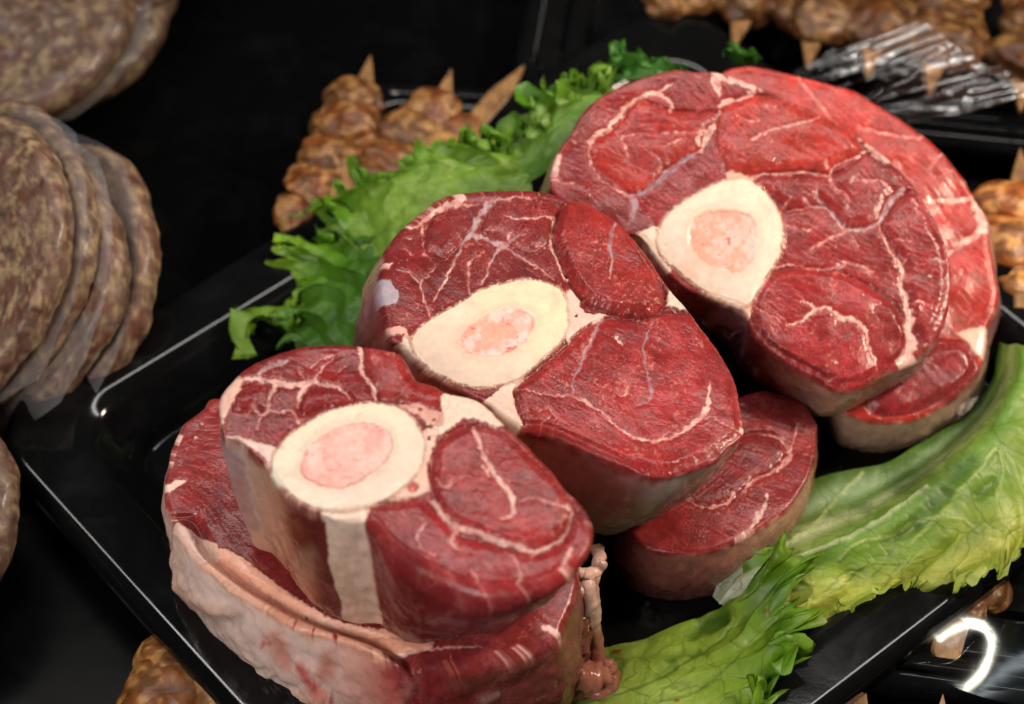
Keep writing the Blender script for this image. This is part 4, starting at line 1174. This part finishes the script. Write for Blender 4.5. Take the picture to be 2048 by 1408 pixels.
LEAFN = 'lettuce_leaf'
G1, G2, G3, GP = (44, 92, 14), (86, 132, 30), (150, 178, 62), (196, 206, 146)
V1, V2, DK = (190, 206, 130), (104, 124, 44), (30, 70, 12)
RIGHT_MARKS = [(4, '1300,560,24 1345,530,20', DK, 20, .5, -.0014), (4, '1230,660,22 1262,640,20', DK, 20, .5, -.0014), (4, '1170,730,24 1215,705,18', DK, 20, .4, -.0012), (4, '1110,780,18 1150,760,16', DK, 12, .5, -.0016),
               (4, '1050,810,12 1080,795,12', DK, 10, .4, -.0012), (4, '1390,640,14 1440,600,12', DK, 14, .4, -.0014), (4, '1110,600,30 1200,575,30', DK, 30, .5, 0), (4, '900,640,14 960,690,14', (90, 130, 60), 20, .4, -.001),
               (4, '620,850,4 740,790,4 830,700,4 900,620,3 960,555,2', V1, 4, .7, .0006), (4, '700,800,3 800,760,3 900,730,2 1000,700,2', V1, 4, .6, .0005), (4, '690,880,6 770,855,6 860,820,6 980,760,5 1080,700,4 1200,610,3', (206, 216, 170), 4, .75, .0008),
               (4, '880,880,4 950,815,4 1050,800,4 1150,745,4 1240,720,4 1300,650,3 1380,560,3 1450,470,3', V1, 4, .65, .0006), (4, '1240,720,3 1330,735,3 1390,780,2', V1, 4, .5, .0004), (4, '1130,830,3 1240,720,3', V1, 4, .5, .0004),
               (4, '1450,640,3 1480,560,3 1460,480,2', V1, 4, .5, .0004), (4, '900,960,2 1000,900,2 1100,900,2 1180,870,2', V2, 3, .6, -.0003), (4, '1000,940,2 1040,900,1.6 1060,850,1.6', V2, 3, .6, -.0003), (4, '1100,980,2 1110,920,1.6 1150,860,1.6', V2, 3, .6, -.0003),
               (4, '1290,870,2 1330,800,2 1390,780,1.6 1450,800,1.6', V2, 3, .6, -.0003), (4, '1390,780,2 1440,740,2 1520,720,1.6', V2, 3, .6, -.0003), (4, '1480,860,2 1490,800,1.6 1540,760,1.6', V2, 3, .6, -.0003), (4, '820,1000,2 900,930,2 960,920,2', V2, 3, .5, -.0003)]
FRONT_MARKS = [(4, '50,1370,3 150,1340,4 260,1280,4 370,1220,4 450,1160,4 490,1110,3 485,1060,3', (112, 136, 52), 4, .7, -.0005), (4, '200,1400,3 330,1370,3 430,1300,3 520,1210,3 570,1160,3 640,1100,2', (112, 136, 52), 4, .7, -.0005),
               (4, '330,1290,2 345,1240,2 300,1200,2 310,1150,2', (112, 136, 52), 3, .6, -.0003), (4, '450,1160,2 520,1210,2', (112, 136, 52), 3, .6, -.0003), (4, '430,1300,2 400,1240,2 370,1220,2', (112, 136, 52), 3, .6, -.0003), (4, '150,1340,2 170,1270,2 130,1230,2', (112, 136, 52), 3, .6, -.0003),
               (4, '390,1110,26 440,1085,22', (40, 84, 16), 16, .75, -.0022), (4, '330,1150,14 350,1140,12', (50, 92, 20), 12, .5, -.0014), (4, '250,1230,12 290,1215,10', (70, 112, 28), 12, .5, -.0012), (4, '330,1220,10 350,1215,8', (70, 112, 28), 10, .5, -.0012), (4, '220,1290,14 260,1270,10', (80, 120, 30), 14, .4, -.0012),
               (4, '612,1068,5 620,1066,5', (150, 50, 20), 3, .9, .0003), (4, '50,1217,5 70,1213,5', (150, 50, 20), 3, .9, .0003), (4, '278,1396,5 285,1394,4', (150, 50, 20), 3, .9, .0003)]
# right leaf: inner half darkened with painted shade, ridge, brighter outer half
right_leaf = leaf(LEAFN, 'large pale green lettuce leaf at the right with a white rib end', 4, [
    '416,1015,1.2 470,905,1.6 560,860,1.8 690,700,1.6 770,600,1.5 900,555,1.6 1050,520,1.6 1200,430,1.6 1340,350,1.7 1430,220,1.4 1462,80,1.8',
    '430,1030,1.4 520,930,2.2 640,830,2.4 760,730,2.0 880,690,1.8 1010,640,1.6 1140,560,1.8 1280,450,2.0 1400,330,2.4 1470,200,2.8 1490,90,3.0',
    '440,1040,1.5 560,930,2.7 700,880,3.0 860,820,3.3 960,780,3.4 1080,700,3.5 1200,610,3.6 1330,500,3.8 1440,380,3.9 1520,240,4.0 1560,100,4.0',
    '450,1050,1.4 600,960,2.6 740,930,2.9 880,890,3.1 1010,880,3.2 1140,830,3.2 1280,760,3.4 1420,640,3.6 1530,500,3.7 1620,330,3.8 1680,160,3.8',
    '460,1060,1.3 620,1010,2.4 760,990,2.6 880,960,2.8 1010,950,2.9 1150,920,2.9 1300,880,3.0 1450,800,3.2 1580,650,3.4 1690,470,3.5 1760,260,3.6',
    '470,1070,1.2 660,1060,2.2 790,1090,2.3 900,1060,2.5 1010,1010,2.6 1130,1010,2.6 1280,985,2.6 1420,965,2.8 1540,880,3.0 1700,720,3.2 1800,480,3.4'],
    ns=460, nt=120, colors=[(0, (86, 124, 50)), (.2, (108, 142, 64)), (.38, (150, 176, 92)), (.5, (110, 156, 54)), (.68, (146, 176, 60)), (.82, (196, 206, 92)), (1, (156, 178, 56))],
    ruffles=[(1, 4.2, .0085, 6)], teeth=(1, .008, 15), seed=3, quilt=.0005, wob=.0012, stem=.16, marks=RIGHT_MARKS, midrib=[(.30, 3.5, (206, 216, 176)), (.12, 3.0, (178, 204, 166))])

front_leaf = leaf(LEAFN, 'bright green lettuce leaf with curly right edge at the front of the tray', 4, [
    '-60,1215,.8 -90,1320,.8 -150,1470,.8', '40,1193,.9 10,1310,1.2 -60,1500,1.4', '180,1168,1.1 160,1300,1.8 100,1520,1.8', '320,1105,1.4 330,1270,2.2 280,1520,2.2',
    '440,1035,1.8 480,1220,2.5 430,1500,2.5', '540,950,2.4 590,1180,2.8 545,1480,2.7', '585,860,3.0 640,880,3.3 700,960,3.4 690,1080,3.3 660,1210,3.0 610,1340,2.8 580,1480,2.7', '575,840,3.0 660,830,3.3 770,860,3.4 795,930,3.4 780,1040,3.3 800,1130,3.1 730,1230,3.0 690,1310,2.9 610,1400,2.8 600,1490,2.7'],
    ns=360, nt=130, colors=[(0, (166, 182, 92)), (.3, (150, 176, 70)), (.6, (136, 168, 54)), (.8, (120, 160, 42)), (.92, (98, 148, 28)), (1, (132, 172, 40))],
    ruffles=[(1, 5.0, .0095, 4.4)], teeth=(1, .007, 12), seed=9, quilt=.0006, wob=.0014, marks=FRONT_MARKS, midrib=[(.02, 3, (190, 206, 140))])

leaf(LEAFN, 'dark curly lettuce leaf left of the middle slice, lowest of the back leaves', 6, [
    '420,1500,2.2 600,1420,3.0 720,1250,4.2 740,1060,4.6 760,900,4.6', '300,1400,1.8 420,1280,2.6 520,1130,3.4 600,960,3.8 640,840,3.8', '200,1330,1.6 260,1190,2.2 350,1060,2.8 420,930,3.2 520,800,3.4',
    '60,1330,1.4 60,1240,1.8 200,1240,1.8 260,1180,2.0 220,1100,2.2 150,1030,2.4 130,960,2.6 190,880,2.8 260,820,3.0 340,720,3.2 400,690,3.2'],
    ns=380, nt=90, colors=[(0, (62, 104, 34)), (.5, (64, 110, 28)), (.8, (84, 134, 26)), (1, (124, 166, 40))], ruffles=[(1, 2.4, .0125, 4.0)], teeth=(1, .008, 12), seed=14, quilt=.0016)
leaf(LEAFN, 'mid green curly lettuce leaf behind the middle slice under the skewers', 6, [
    '560,1000,3.4 700,900,4.4 820,800,4.8 1000,700,5.0 1300,700,5.0', '470,860,3.4 600,740,4.4 760,640,5.0 930,590,5.2 1250,590,5.2', '380,780,3.2 520,660,4.2 680,580,5.0 860,500,5.4 1150,470,5.4',
    '330,740,3.0 400,660,3.4 480,650,3.8 500,570,4.0 580,640,4.4 700,550,4.8 760,480,5.0 830,400,5.2 950,360,5.4 1060,390,5.4 1120,430,5.2 1160,470,5.0'],
    ns=380, nt=90, colors=[(0, (126, 162, 66)), (.5, (124, 162, 56)), (.8, (108, 154, 38)), (1, (100, 150, 32))], ruffles=[(1, 2.4, .0115, 3.6)], teeth=(1, .008, 11), seed=22, quilt=.0016)
leaf(LEAFN, 'yellowish green lettuce leaf standing up behind the left rim of the largest slice', 6, [
    '980,720,4.4 1200,660,5.0 1380,560,5.6 1480,380,6.0 1700,250,6.4', '1060,620,4.4 1200,540,5.0 1320,440,5.6 1420,300,6.2 1600,180,6.4',
    '1100,480,4.2 1180,420,4.8 1260,380,5.2 1320,320,5.8 1320,220,6.2 1400,185,6.4 1510,200,6.4 1540,170,6.4 1640,165,6.4'],
    ns=320, nt=80, colors=[(0, (80, 124, 40)), (.5, (116, 158, 56)), (.8, (112, 156, 46)), (1, (84, 140, 28))], ruffles=[(1, 2.6, .0095, 3.2)], teeth=(1, .007, 9), seed=35, quilt=.0014)
leaf(LEAFN, 'small frilly lettuce tip showing above the top of the largest slice', 8, [
    '-60,420,5.0 60,400,6.0 250,380,6.4 430,380,6.2', '20,380,5.4 90,330,6.2 250,320,6.6 420,340,6.4', '60,370,5.8 105,230,6.8 160,215,6.9 240,270,6.8 300,255,6.8 360,310,6.6 430,330,6.4'],
    ns=200, nt=50, colors=[(0, (50, 100, 20)), (1, (62, 128, 26))], ruffles=[(1, 1.6, .0055, 5)], teeth=(1, .006, 10), seed=41, quilt=.001)
leaf(LEAFN, 'tiny sprig of lettuce poking out beside the bright red slice at the back', 8, [
    '640,320,5.4 690,320,5.6 750,320,5.4', '630,270,5.8 690,270,6.0 760,290,5.8', '595,225,6.0 640,205,6.2 700,235,6.2 790,265,6.0'],
    ns=120, nt=40, colors=[(0, (50, 100, 20)), (1, (66, 134, 26))], ruffles=[(1, 1.6, .0040, 4)], teeth=(1, .005, 9), seed=45, quilt=.001)


# ------------------------------------------------------------------ blobs, tubes, discs
def blob(name, center, axes, seed, mat, colfn, parent=None, nu=40, nv=56, amp=.18, freq=2.2):
    """lumpy closed ellipsoid; axes = three 3-vectors"""
    u = np.linspace(0, math.pi, nu)
    v = np.linspace(0, 2 * math.pi, nv, endpoint=False)
    U, W = np.meshgrid(u, v, indexing='ij')
    D = np.column_stack([(np.sin(U) * np.cos(W)).ravel(), (np.sin(U) * np.sin(W)).ravel(), np.cos(U).ravel()])
    rr = 1 + amp * fbm(D * freq + seed * 3.3, 2) + amp * .12 * fbm(D * freq * 4 + seed, 2)
    V = center + (D * rr[:, None]) @ np.array(axes)
    Fq = grid_faces(nu, nv, True)
    cols = colfn(V, D)
    return mesh(name, V, Fq, mat, parent, cols, np.zeros(len(V)))


def tube(name, P, R, mat, colfn, parent=None, seed=0, amp=.38, nseg=18, n=70):
    X = resample(crom(np.column_stack([P, R]), 10), n)
    P, R = X[:, :3], X[:, 3]
    t = np.gradient(P, axis=0)
    t /= np.linalg.norm(t, axis=1, keepdims=True)
    ref = np.array([0.3, -0.6, 0.74])
    a = np.cross(t, ref)
    a /= np.linalg.norm(a, axis=1, keepdims=True)
    b = np.cross(t, a)
    ang = np.linspace(0, 2 * np.pi, nseg, endpoint=False)
    cap = np.ones(n)
    cap[:6] = np.sqrt(np.linspace(0, 1, 6))
    cap[-6:] = np.sqrt(np.linspace(1, 0, 6))
    V = P[:, None] + (R * cap)[:, None, None] * (np.cos(ang)[None, :, None] * a[:, None] + np.sin(ang)[None, :, None] * b[:, None])
    Vf = V.reshape(-1, 3)
    d = Vf - np.repeat(P, nseg, 0)
    nn = fbm(Vf * 260 + seed, 3)
    Vf = Vf + d * (amp * 1.8 * nn)[:, None]
    return mesh(name, Vf, grid_faces(n, nseg, True), mat, parent, colfn(Vf, nn), np.full(len(Vf), .7))


def pts(Z, s):
    P = parse(s)
    q = zpt(Z, P[:, :2])
    return np.array([at(q[i, 0], q[i, 1], P[i, 2] / 100) for i in range(len(P))])


def flat(c, var=.2, sc=200):
    def f(V, d):
        return np.tile(lin(c), (len(V), 1)) * (1 + var * fbm(V * sc, 3))[:, None]
    return f


BT = [o for o in bpy.data.objects if o.get('label', '').startswith('largest shank')][0]
# sinew and strings of fat hanging from the lower front slice
FB = [o for o in bpy.data.objects if o.get('label', '').startswith('thick white fat rimmed')][0]


def two(c0, c1, z0, z1):
    def f(V, d):
        t = sstep(z0, z1, V[:, 2] + .003 * fbm(V * 120, 2))[:, None]
        return (lin(c0) * (1 - t) + lin(c1) * t) * (1 + .2 * fbm(V * 220, 3))[:, None]
    return f


FS = two((150, 94, 78), (236, 196, 180), .028, .044)
tube('fat_string', pts(9, '660,150,5.6 672,230,5.6 655,310,5.5 600,330,5.6 530,330,5.7') - RT * .0028, np.array([30, 28, 24, 24, 26]) * .32 * .00024, M_MEAT, FS, FB, 1)
tube('fat_string', pts(9, '610,340,5.6 600,420,5.3 605,500,4.8 625,570,4.2 620,640,3.6 640,740,2.8 650,850,2.2 640,920,1.9') - RT * .0028, np.array([30, 40, 44, 40, 36, 40, 42, 40]) * .32 * .00024, M_MEAT, FS, FB, 2, .15)
tube('fat_string', pts(9, '655,310,5.5 650,400,5.2 655,500,4.7 655,590,4.2') - RT * .0028, np.array([18, 16, 18, 8]) * .32 * .00024, M_MEAT, FS, FB, 3)
tube('fat_string', pts(9, '520,390,5.6 500,450,5.4 530,490,5.2 470,520,5.1') - RT * .0028, np.array([26, 32, 36, 30]) * .32 * .00024, M_MEAT, FS, FB, 4)
tube('sinew', pts(9, '400,800,3.0 450,880,2.6 560,960,2.2 660,950,2.0 730,930,1.9') - RT * .0028, np.array([40, 60, 66, 56, 50]) * .32 * .00024, M_MEAT, two((150, 96, 80), (156, 100, 84), .01, .03), FB, 5, .3)
tube('sinew', pts(9, '740,930,1.9 740,1000,1.6 690,1060,1.4 600,1040,1.4 500,1080,1.4 460,1110,1.2') - RT * .0028, np.array([40, 44, 40, 36, 30, 12]) * .32 * .00024, M_MEAT, two((142, 92, 78), (150, 98, 82), .01, .03), FB, 6, .3)
tube('sinew', pts(9, '480,600,4.6 500,700,3.8 520,800,3.0 540,900,2.4') - RT * .0028, np.array([60, 80, 70, 44]) * .32 * .00024, M_MEAT, two((96, 52, 42), (120, 70, 58), .02, .05), FB, 7, .3)
for k, (p, r) in enumerate([('560,300,5.6 600,350,5.6 640,380,5.5', '16,26,10'), ('500,420,5.5 540,440,5.4 570,480,5.2', '14,24,12'), ('450,500,5.3 500,560,5.0 545,630,4.7', '22,20,6'), ('640,250,5.6 675,280,5.6 690,230,5.6', '14,20,8'),
                             ('560,560,4.6 580,660,4.0 560,760,3.4', '20,16,10'), ('440,960,2.4 490,1010,2.1 470,1080,1.8', '26,22,8'), ('660,930,2.0 720,900,2.1 760,960,1.9', '20,28,16'), ('590,980,2.1 640,1010,1.9 690,990,1.8', '22,30,18')]):
    tube('fat_string' if k < 5 else 'sinew', pts(9, p) - RT * .0026, np.array([float(v) for v in r.split(',')]) * .32 * .00024, M_MEAT, FS if k < 5 else two((140, 90, 76), (150, 100, 84), .01, .03), FB, 20 + k, .5, 14, 40)
tube('fat_lump', pts(9, '490,870,2.9 540,900,2.8 560,920,2.7') - RT * .0028, np.array([20, 24, 14]) * .32 * .00024, M_MEAT, flat((220, 150, 120)), FB, 8, .3)

# ------------------------------------------------------------------ burger patties between plastic sheets
def mince(seed, falloff=1.0):
    def f(V, D=None):
        a = fbm(V * 190 + seed, 3)
        b = fbm(V * 420 + seed * 2 + 7, 3)
        base = lin((158, 126, 112)) * np.ones((len(V), 1))
        t = sstep(-.05, .35, a)[:, None]
        base = base * (1 - t) + lin((142, 92, 80)) * t
        t = sstep(.05, .35, b)[:, None]
        base = base * (1 - t) + lin((206, 180, 140)) * t
        t = sstep(.12, .45, -b)[:, None] * .7
        base = base * (1 - t) + lin((126, 98, 74)) * t
        return base * falloff  # multiplier puts the light falloff into the patty colour
    return f


def disc(name, center, n, rad, thick, seed, mat, colfn, parent=None, irr=.05, nr=46, nth=150, edge=None, up=None, amp=.0011):
    n = unit(n)
    a = unit(np.cross(n, up if up is not None else (0.21, 0.9, 0.3)))
    b = np.cross(n, a)
    prof = []
    e = thick / 2 if edge is None else edge
    for q in range(nr):
        prof.append((max(0.0005, (rad - e) * (q / (nr - 1))), thick / 2))
    for q in range(1, 13):
        al = math.pi * q / 13
        prof.append((rad - e + e * math.sin(al), thick / 2 * math.cos(al)))
    prof.append((rad - e, -thick / 2))
    prof.append((0.0005, -thick / 2))
    prof = np.array(prof)
    th = np.linspace(0, 2 * np.pi, nth, endpoint=False)
    wob = 1 + irr * vnoise(np.column_stack([np.cos(th) * 1.3 + seed, np.sin(th) * 1.3, th * 0]))
    V = center + (prof[:, 0][:, None] * wob)[:, :, None] * (np.cos(th)[None, :, None] * a + np.sin(th)[None, :, None] * b) + prof[:, 1][:, None, None] * n
    V = V.reshape(-1, 3)
    Fq = grid_faces(len(prof), nth, True)
    N = vnormals(V, Fq)
    if ((V - center) * N).sum(1).mean() < 0:
        N = -N
        Fq = Fq[:, ::-1]
    V = V + N * (amp * 1.2 * fbm(V * 120 + seed, 3) + amp * .5 * fbm(V * 400 + seed, 2))[:, None]
    o = mesh(name, V, Fq, mat, parent, colfn(V), np.zeros(len(V)))
    return o


def sheet(name, center, n, rad, seed, label, group, parent=None):
    n = unit(n)
    a = unit(np.cross(n, (0.21, 0.9, 0.3)))
    b = np.cross(n, a)
    nr, nth = 16, 72
    th = np.linspace(0, 2 * np.pi, nth, endpoint=False)
    r = np.linspace(.002, rad, nr)
    sq = 1 / np.maximum(np.abs(np.cos(th)), np.abs(np.sin(th))) ** .22
    V = center + (r[:, None] * sq)[:, :, None] * (np.cos(th)[None, :, None] * a + np.sin(th)[None, :, None] * b)
    V = V.reshape(-1, 3)
    V = V + n * (.0022 * fbm(V * 60 + seed, 2) * np.repeat(np.linspace(0, 1, nr), nth))[:, None]
    o = mesh(name, V, grid_faces(nr, nth, True), M_SHEET, parent)
    return tag(o, label, 'plastic sheet', group)


PG = 'burger patties between plastic sheets'
SG = 'clear plastic sheets between the patties'
# lower stack, leaning like fallen dominoes
lean = [(-110, 650, 3.4, 'nearest leaning burger patty of the lower left stack, cut off by the left edge'),
        (-55, 590, 3.8, 'second leaning burger patty of the lower left stack, just behind the nearest'),
        (0, 540, 4.0, 'third leaning burger patty of the lower left stack with a white film edge'),
        (45, 500, 4.2, 'farthest leaning burger patty of the lower left stack, its rim nearest the black gap')]
for i, (x, y, z, lb) in enumerate(lean):
    nn = unit((-.55, -.30, .72))
    c = atc(-92, 525, 4.6) - nn * .0128 * i + np.array([0, .004 * math.sin(i * 2.1), 0])
    o = disc('burger_patty', c, nn, .056, .0115, 5 + i * 3, M_MINCE, mince(3 + i, .58), irr=.08, edge=.0035)
    tag(o, lb, 'burger patty', PG)
    if i:
        sheet('plastic_sheet', c + nn * .0064, nn, .0565, 3 + i, ['', 'clear plastic sheet on the second leaning patty', 'clear plastic sheet on the third leaning patty', 'clear plastic sheet on the farthest leaning patty'][i], SG)
o = disc('burger_patty', atc(45, 5, 2.0), unit((.05, -.12, 1)), .060, .014, 31, M_MINCE, mince(9, .36))
tag(o, 'lower burger patty of the upper left pair, its rim showing under the top one', 'burger patty', PG)
o = disc('burger_patty', atc(-45, 10, 3.8), unit((.04, -.10, 1)), .060, .014, 37, M_MINCE, mince(12, .36))
tag(o, 'top burger patty of the upper left pair with a pink rim', 'burger patty', PG)
sheet('plastic_sheet', atc(-10, 5, 3.0), unit((.05, -.12, 1)), .060, 9, 'clear plastic sheet between the two upper left patties', SG)
o = disc('burger_patty', atc(150, -150, 3.0), unit((.05, -.12, 1)), .055, .014, 51, M_MINCE, mince(15, .45))
tag(o, 'burger patty at the top left corner, mostly outside the picture', 'burger patty', PG)
o = disc('burger_patty', atc(-190, 1060, 2.5), unit((-.3, -.3, .9)), .042, .014, 43, M_MINCE, mince(17, .4))
tag(o, 'dim burger patty at the left edge below the corner of the tray', 'burger patty', PG)


# ------------------------------------------------------------------ skewers
def marin(seed, dark=1.0, orange=.5):
    def f(V, D=None):
        a = fbm(V * 100 + seed, 3)
        b = fbm(V * 260 + seed + 5, 3)
        base = np.tile(lin((138, 92, 48)), (len(V), 1))
        t = sstep(-.1, .3, a)[:, None] * orange
        base = base * (1 - t) + lin((176, 92, 40)) * t
        t = sstep(.08, .34, b)[:, None]
        base = base * (1 - t) + lin((206, 156, 96)) * t
        t = sstep(.12, .4, -b)[:, None] * .6
        base = base * (1 - t) + lin((84, 52, 28)) * t
        return base * dark
    return f


def skewer(label, Z, tip, base, z, chunks, width=.0085, seed=0, rounded=False, dark=1.0, orange=.5, tipz=None):
    """flat wooden skewer from base (hidden end) to tip with chunks threaded on it"""
    q0, q1 = zpt(Z, [base])[0], zpt(Z, [tip])[0]
    B, T = at(q0[0], q0[1], z / 100), at(q1[0], q1[1], (tipz or z) / 100)
    d = unit(T - B)
    L = np.linalg.norm(T - B)
    s = unit(np.cross(d, (0, 0, 1)))
    up = np.cross(s, d)
    root = empty('meat_skewer', B, label, 'skewer', 'meat skewers around the tray')
    hw = width / 2
    if rounded:
        prof = [(0, 1), (L - hw, 1)] + [(L - hw + hw * math.sin(a), math.cos(a)) for a in np.linspace(.15, 1.57, 9)]
    else:
        prof = [(0, 1), (L - width * 2.1, 1), (L - width * 1.95, .96), (L - width * .6, .36), (L, .03)]
    V, Fq = [], []
    for x, w_ in prof:
        c = B + d * x
        for sx, sz in ((-1, -1), (1, -1), (1, .6), (.8, 1), (-.8, 1), (-1, .6)):
            V.append(c + s * hw * w_ * sx + up * .0011 * sz)
    m = len(prof)
    for i in range(m - 1):
        for j in range(6):
            Fq.append((i * 6 + j, i * 6 + (j + 1) % 6, (i + 1) * 6 + (j + 1) % 6, (i + 1) * 6 + j))
    V = np.array(V)
    W = mesh('wooden_stick', V - B, Fq, M_WOOD, root, smooth=False)
    root.location = B
    for k, (cx, cy, sx, sy, cz) in enumerate(chunks):
        q = zpt(Z, [(cx, cy)])[0]
        c = at(q[0], q[1], cz / 100) - B
        kk = ZF[Z][2] * .00021
        blob('meat_chunk', c, [s * sx * kk, d * sy * kk, up * min(sx, sy) * kk * .6], seed + k * 7, M_MARIN, marin(seed + k, dark, orange), root, amp=.28, freq=1.5)
    return root


skewer('marinated meat skewer behind the lettuce, leftmost of three, pointed tip standing up', 6, (575, 75), (420, 800), 2.6,
       [(500, 250, 120, 90, 2.6), (470, 380, 150, 120, 2.5), (400, 520, 130, 110, 2.4), (330, 640, 120, 110, 2.3), (240, 760, 80, 100, 2.2)], seed=2, dark=.5, orange=.75)
skewer('marinated meat skewer behind the lettuce, middle of three, short pointed tip', 6, (930, 135), (760, 700), 2.6,
       [(850, 300, 120, 100, 2.5), (740, 400, 120, 100, 2.4), (650, 530, 130, 100, 2.4), (560, 620, 110, 100, 2.3)], seed=12, dark=.5, orange=.55)
skewer('nearly bare wooden skewer slanting up beside the lettuce, rightmost of three', 6, (1250, 120), (900, 520), 2.4,
       [(960, 410, 90, 90, 2.3), (900, 480, 90, 80, 2.3)], seed=22, dark=.6, orange=.4)
for i, (tx, ty, bx, lb, w_) in enumerate([(640, 240, 760, 'first of the top right meat skewers, blunt tip above the tiny lettuce sprig', 1), (1000, 335, 1060, 'second of the top right meat skewers, long tip pointing at the slices', 1),
                                         (1290, 388, 1360, 'third of the top right meat skewers, tip behind the shiny film', 1), (1590, 470, 1660, 'fourth of the top right meat skewers, tip under a golden glint', 1), (2030, 545, 2060, 'fifth of the top right meat skewers, at the right edge', 1)]):
    skewer(lb, 8, (tx, ty), (bx + 40, -320), 2.6, [(tx + 45 + (bx - tx) * .3, ty - 275, 190, 170, 2.7), (tx + 80, ty - 420, 160, 130, 2.7), (tx + 110, ty - 520, 160, 130, 2.7)], seed=60 + i * 9, dark=.34, orange=.3)
o = skewer('meat skewer cut off by the top edge above the lettuce tip', 8, (330, 60), (420, -300), 2.6, [(330, 0, 110, 110, 2.7), (480, -40, 130, 130, 2.7)], seed=131, dark=.5, orange=.3)
skewer('meat skewer at the right edge behind the bright red slice, tip pointing up', 0, (2040, 300), (2052, 620), 2.4, [(2030, 410, 70, 50, 2.3), (2036, 490, 80, 60, 2.2), (2046, 575, 60, 50, 2.0)], seed=81, orange=.6)
skewer('brown marinated meat skewer under the tray corner at the bottom left', 0, (330, 1560), (420, 1330), .9, [(370, 1340, 75, 70, 1.0), (340, 1420, 90, 80, .9), (440, 1430, 90, 80, .9)], seed=91, dark=.75, orange=.35)
skewer('blunt wooden skewer end with brown meat under glossy film at the bottom right', 10, (1090, 1090), (1250, 560), 1.2, [(1290, 660, 110, 110, 1.2), (1430, 560, 150, 150, 1.0)], width=.0098, seed=101, rounded=True, dark=.5, orange=.6)
skewer('pointed wooden skewer tip just past the lower right edge of the tray', 10, (480, 1215), (440, 1600), 1.2, [(430, 1700, 100, 100, 1.0)], seed=111)
skewer('tiny orange skewer tip at the bottom edge under the film tray', 10, (1090, 1345), (1080, 1640), 1.2, [(1080, 1700, 100, 100, 1.0)], seed=121, width=.006)


# ------------------------------------------------------------------ the other trays and their film
def display_tray(label, c, u0, u1, w0, w1, ang, zl):
    ex = np.array([math.cos(math.radians(ang)), math.sin(math.radians(ang)), 0])
    ey = np.array([math.sin(math.radians(ang)), -math.cos(math.radians(ang)), 0])
    ox, oy = c @ ex, c @ ey
    return tray('tray', label, u0 + ox, u1 + ox, w0 + oy, w1 + oy, ex, ey, zl, .02, .012, .012, M_TRAY)


display_tray('shadowed black tray under the three skewers behind the lettuce', atc(740, 150, 1.2), -.012, .09, 0, .08, -6, .006)
display_tray('black tray edge at the bottom right under the glossy film and blunt skewer', atc(1920, 1383, 1.2), -.05, .12, -.075, 0, -9, .012)
display_tray('black tray of meat skewers in the top right corner', atc(1650, 250, 1.2), -.12, .16, -.18, 0, -8, .010)


def film(label, Z, corners, nx, ny, amp, fr, seed, mat, ridge=None):
    """wrinkled cling film: bilinear patch with folds; corners = 4 x 'x,y,z'"""
    c = pts(Z, corners)
    u, v = np.meshgrid(np.linspace(0, 1, nx), np.linspace(0, 1, ny), indexing='ij')
    u, v = u.ravel()[:, None], v.ravel()[:, None]
    V = (c[0] * (1 - u) + c[1] * u) * (1 - v) + (c[3] * (1 - u) + c[2] * u) * v
    P = np.column_stack([u[:, 0] * fr[0], v[:, 0] * fr[1], np.zeros(len(u)) + seed])
    h = amp * (1 - 2 * np.abs(fbm(P, 3))) + amp * .5 * fbm(P * .5 + 3, 2)
    V[:, 2] += h
    if ridge:
        V[:, 2] += ridge(V)
    o = mesh('plastic_film', V, grid_faces(nx, ny), mat)
    return tag(o, label, 'plastic film')


film('crumpled clear film shining at the edge of the top right skewer tray', 0, '1540,160,2.4 1830,40,5.2 2090,200,4.6 1700,290,1.6', 160, 160, .0034, (1.0, 7), 3, M_FILM)
ARC = pts(10, '1060,1000,1.4 1190,905,1.4 1300,865,1.4 1410,890,1.4 1465,970,1.4 1440,1080,1.4 1380,1190,1.4 1290,1300,1.4 1230,1340,1.4')
ARC2 = pts(10, '1400,720,1.4 1520,800,1.4 1600,900,1.4 1605,980,1.4 1540,1090,1.4 1450,1220,1.4 1390,1310,1.4')


def arc_fold(X):
    z = -0.25 * (X[:, 0] - ARC[3, 0]) + 0.157 * (X[:, 1] - ARC[3, 1])
    d1 = seg_dist(X[:, :2] * 1000, crom(ARC[:, :2] * 1000, 6)) / 1000
    d2 = seg_dist(X[:, :2] * 1000, crom(ARC2[:, :2] * 1000, 6)) / 1000
    return z + .6 * (np.sqrt(d1 ** 2 + .015 ** 2) - .015)


film('glossy clear film with curved white reflections at the bottom right', 10, '760,1180,1.8 1250,560,1.8 1900,700,1.8 1900,1440,1.8', 240, 240, .00012, (2.2, 2.2), 8, M_GLOSS, arc_fold)
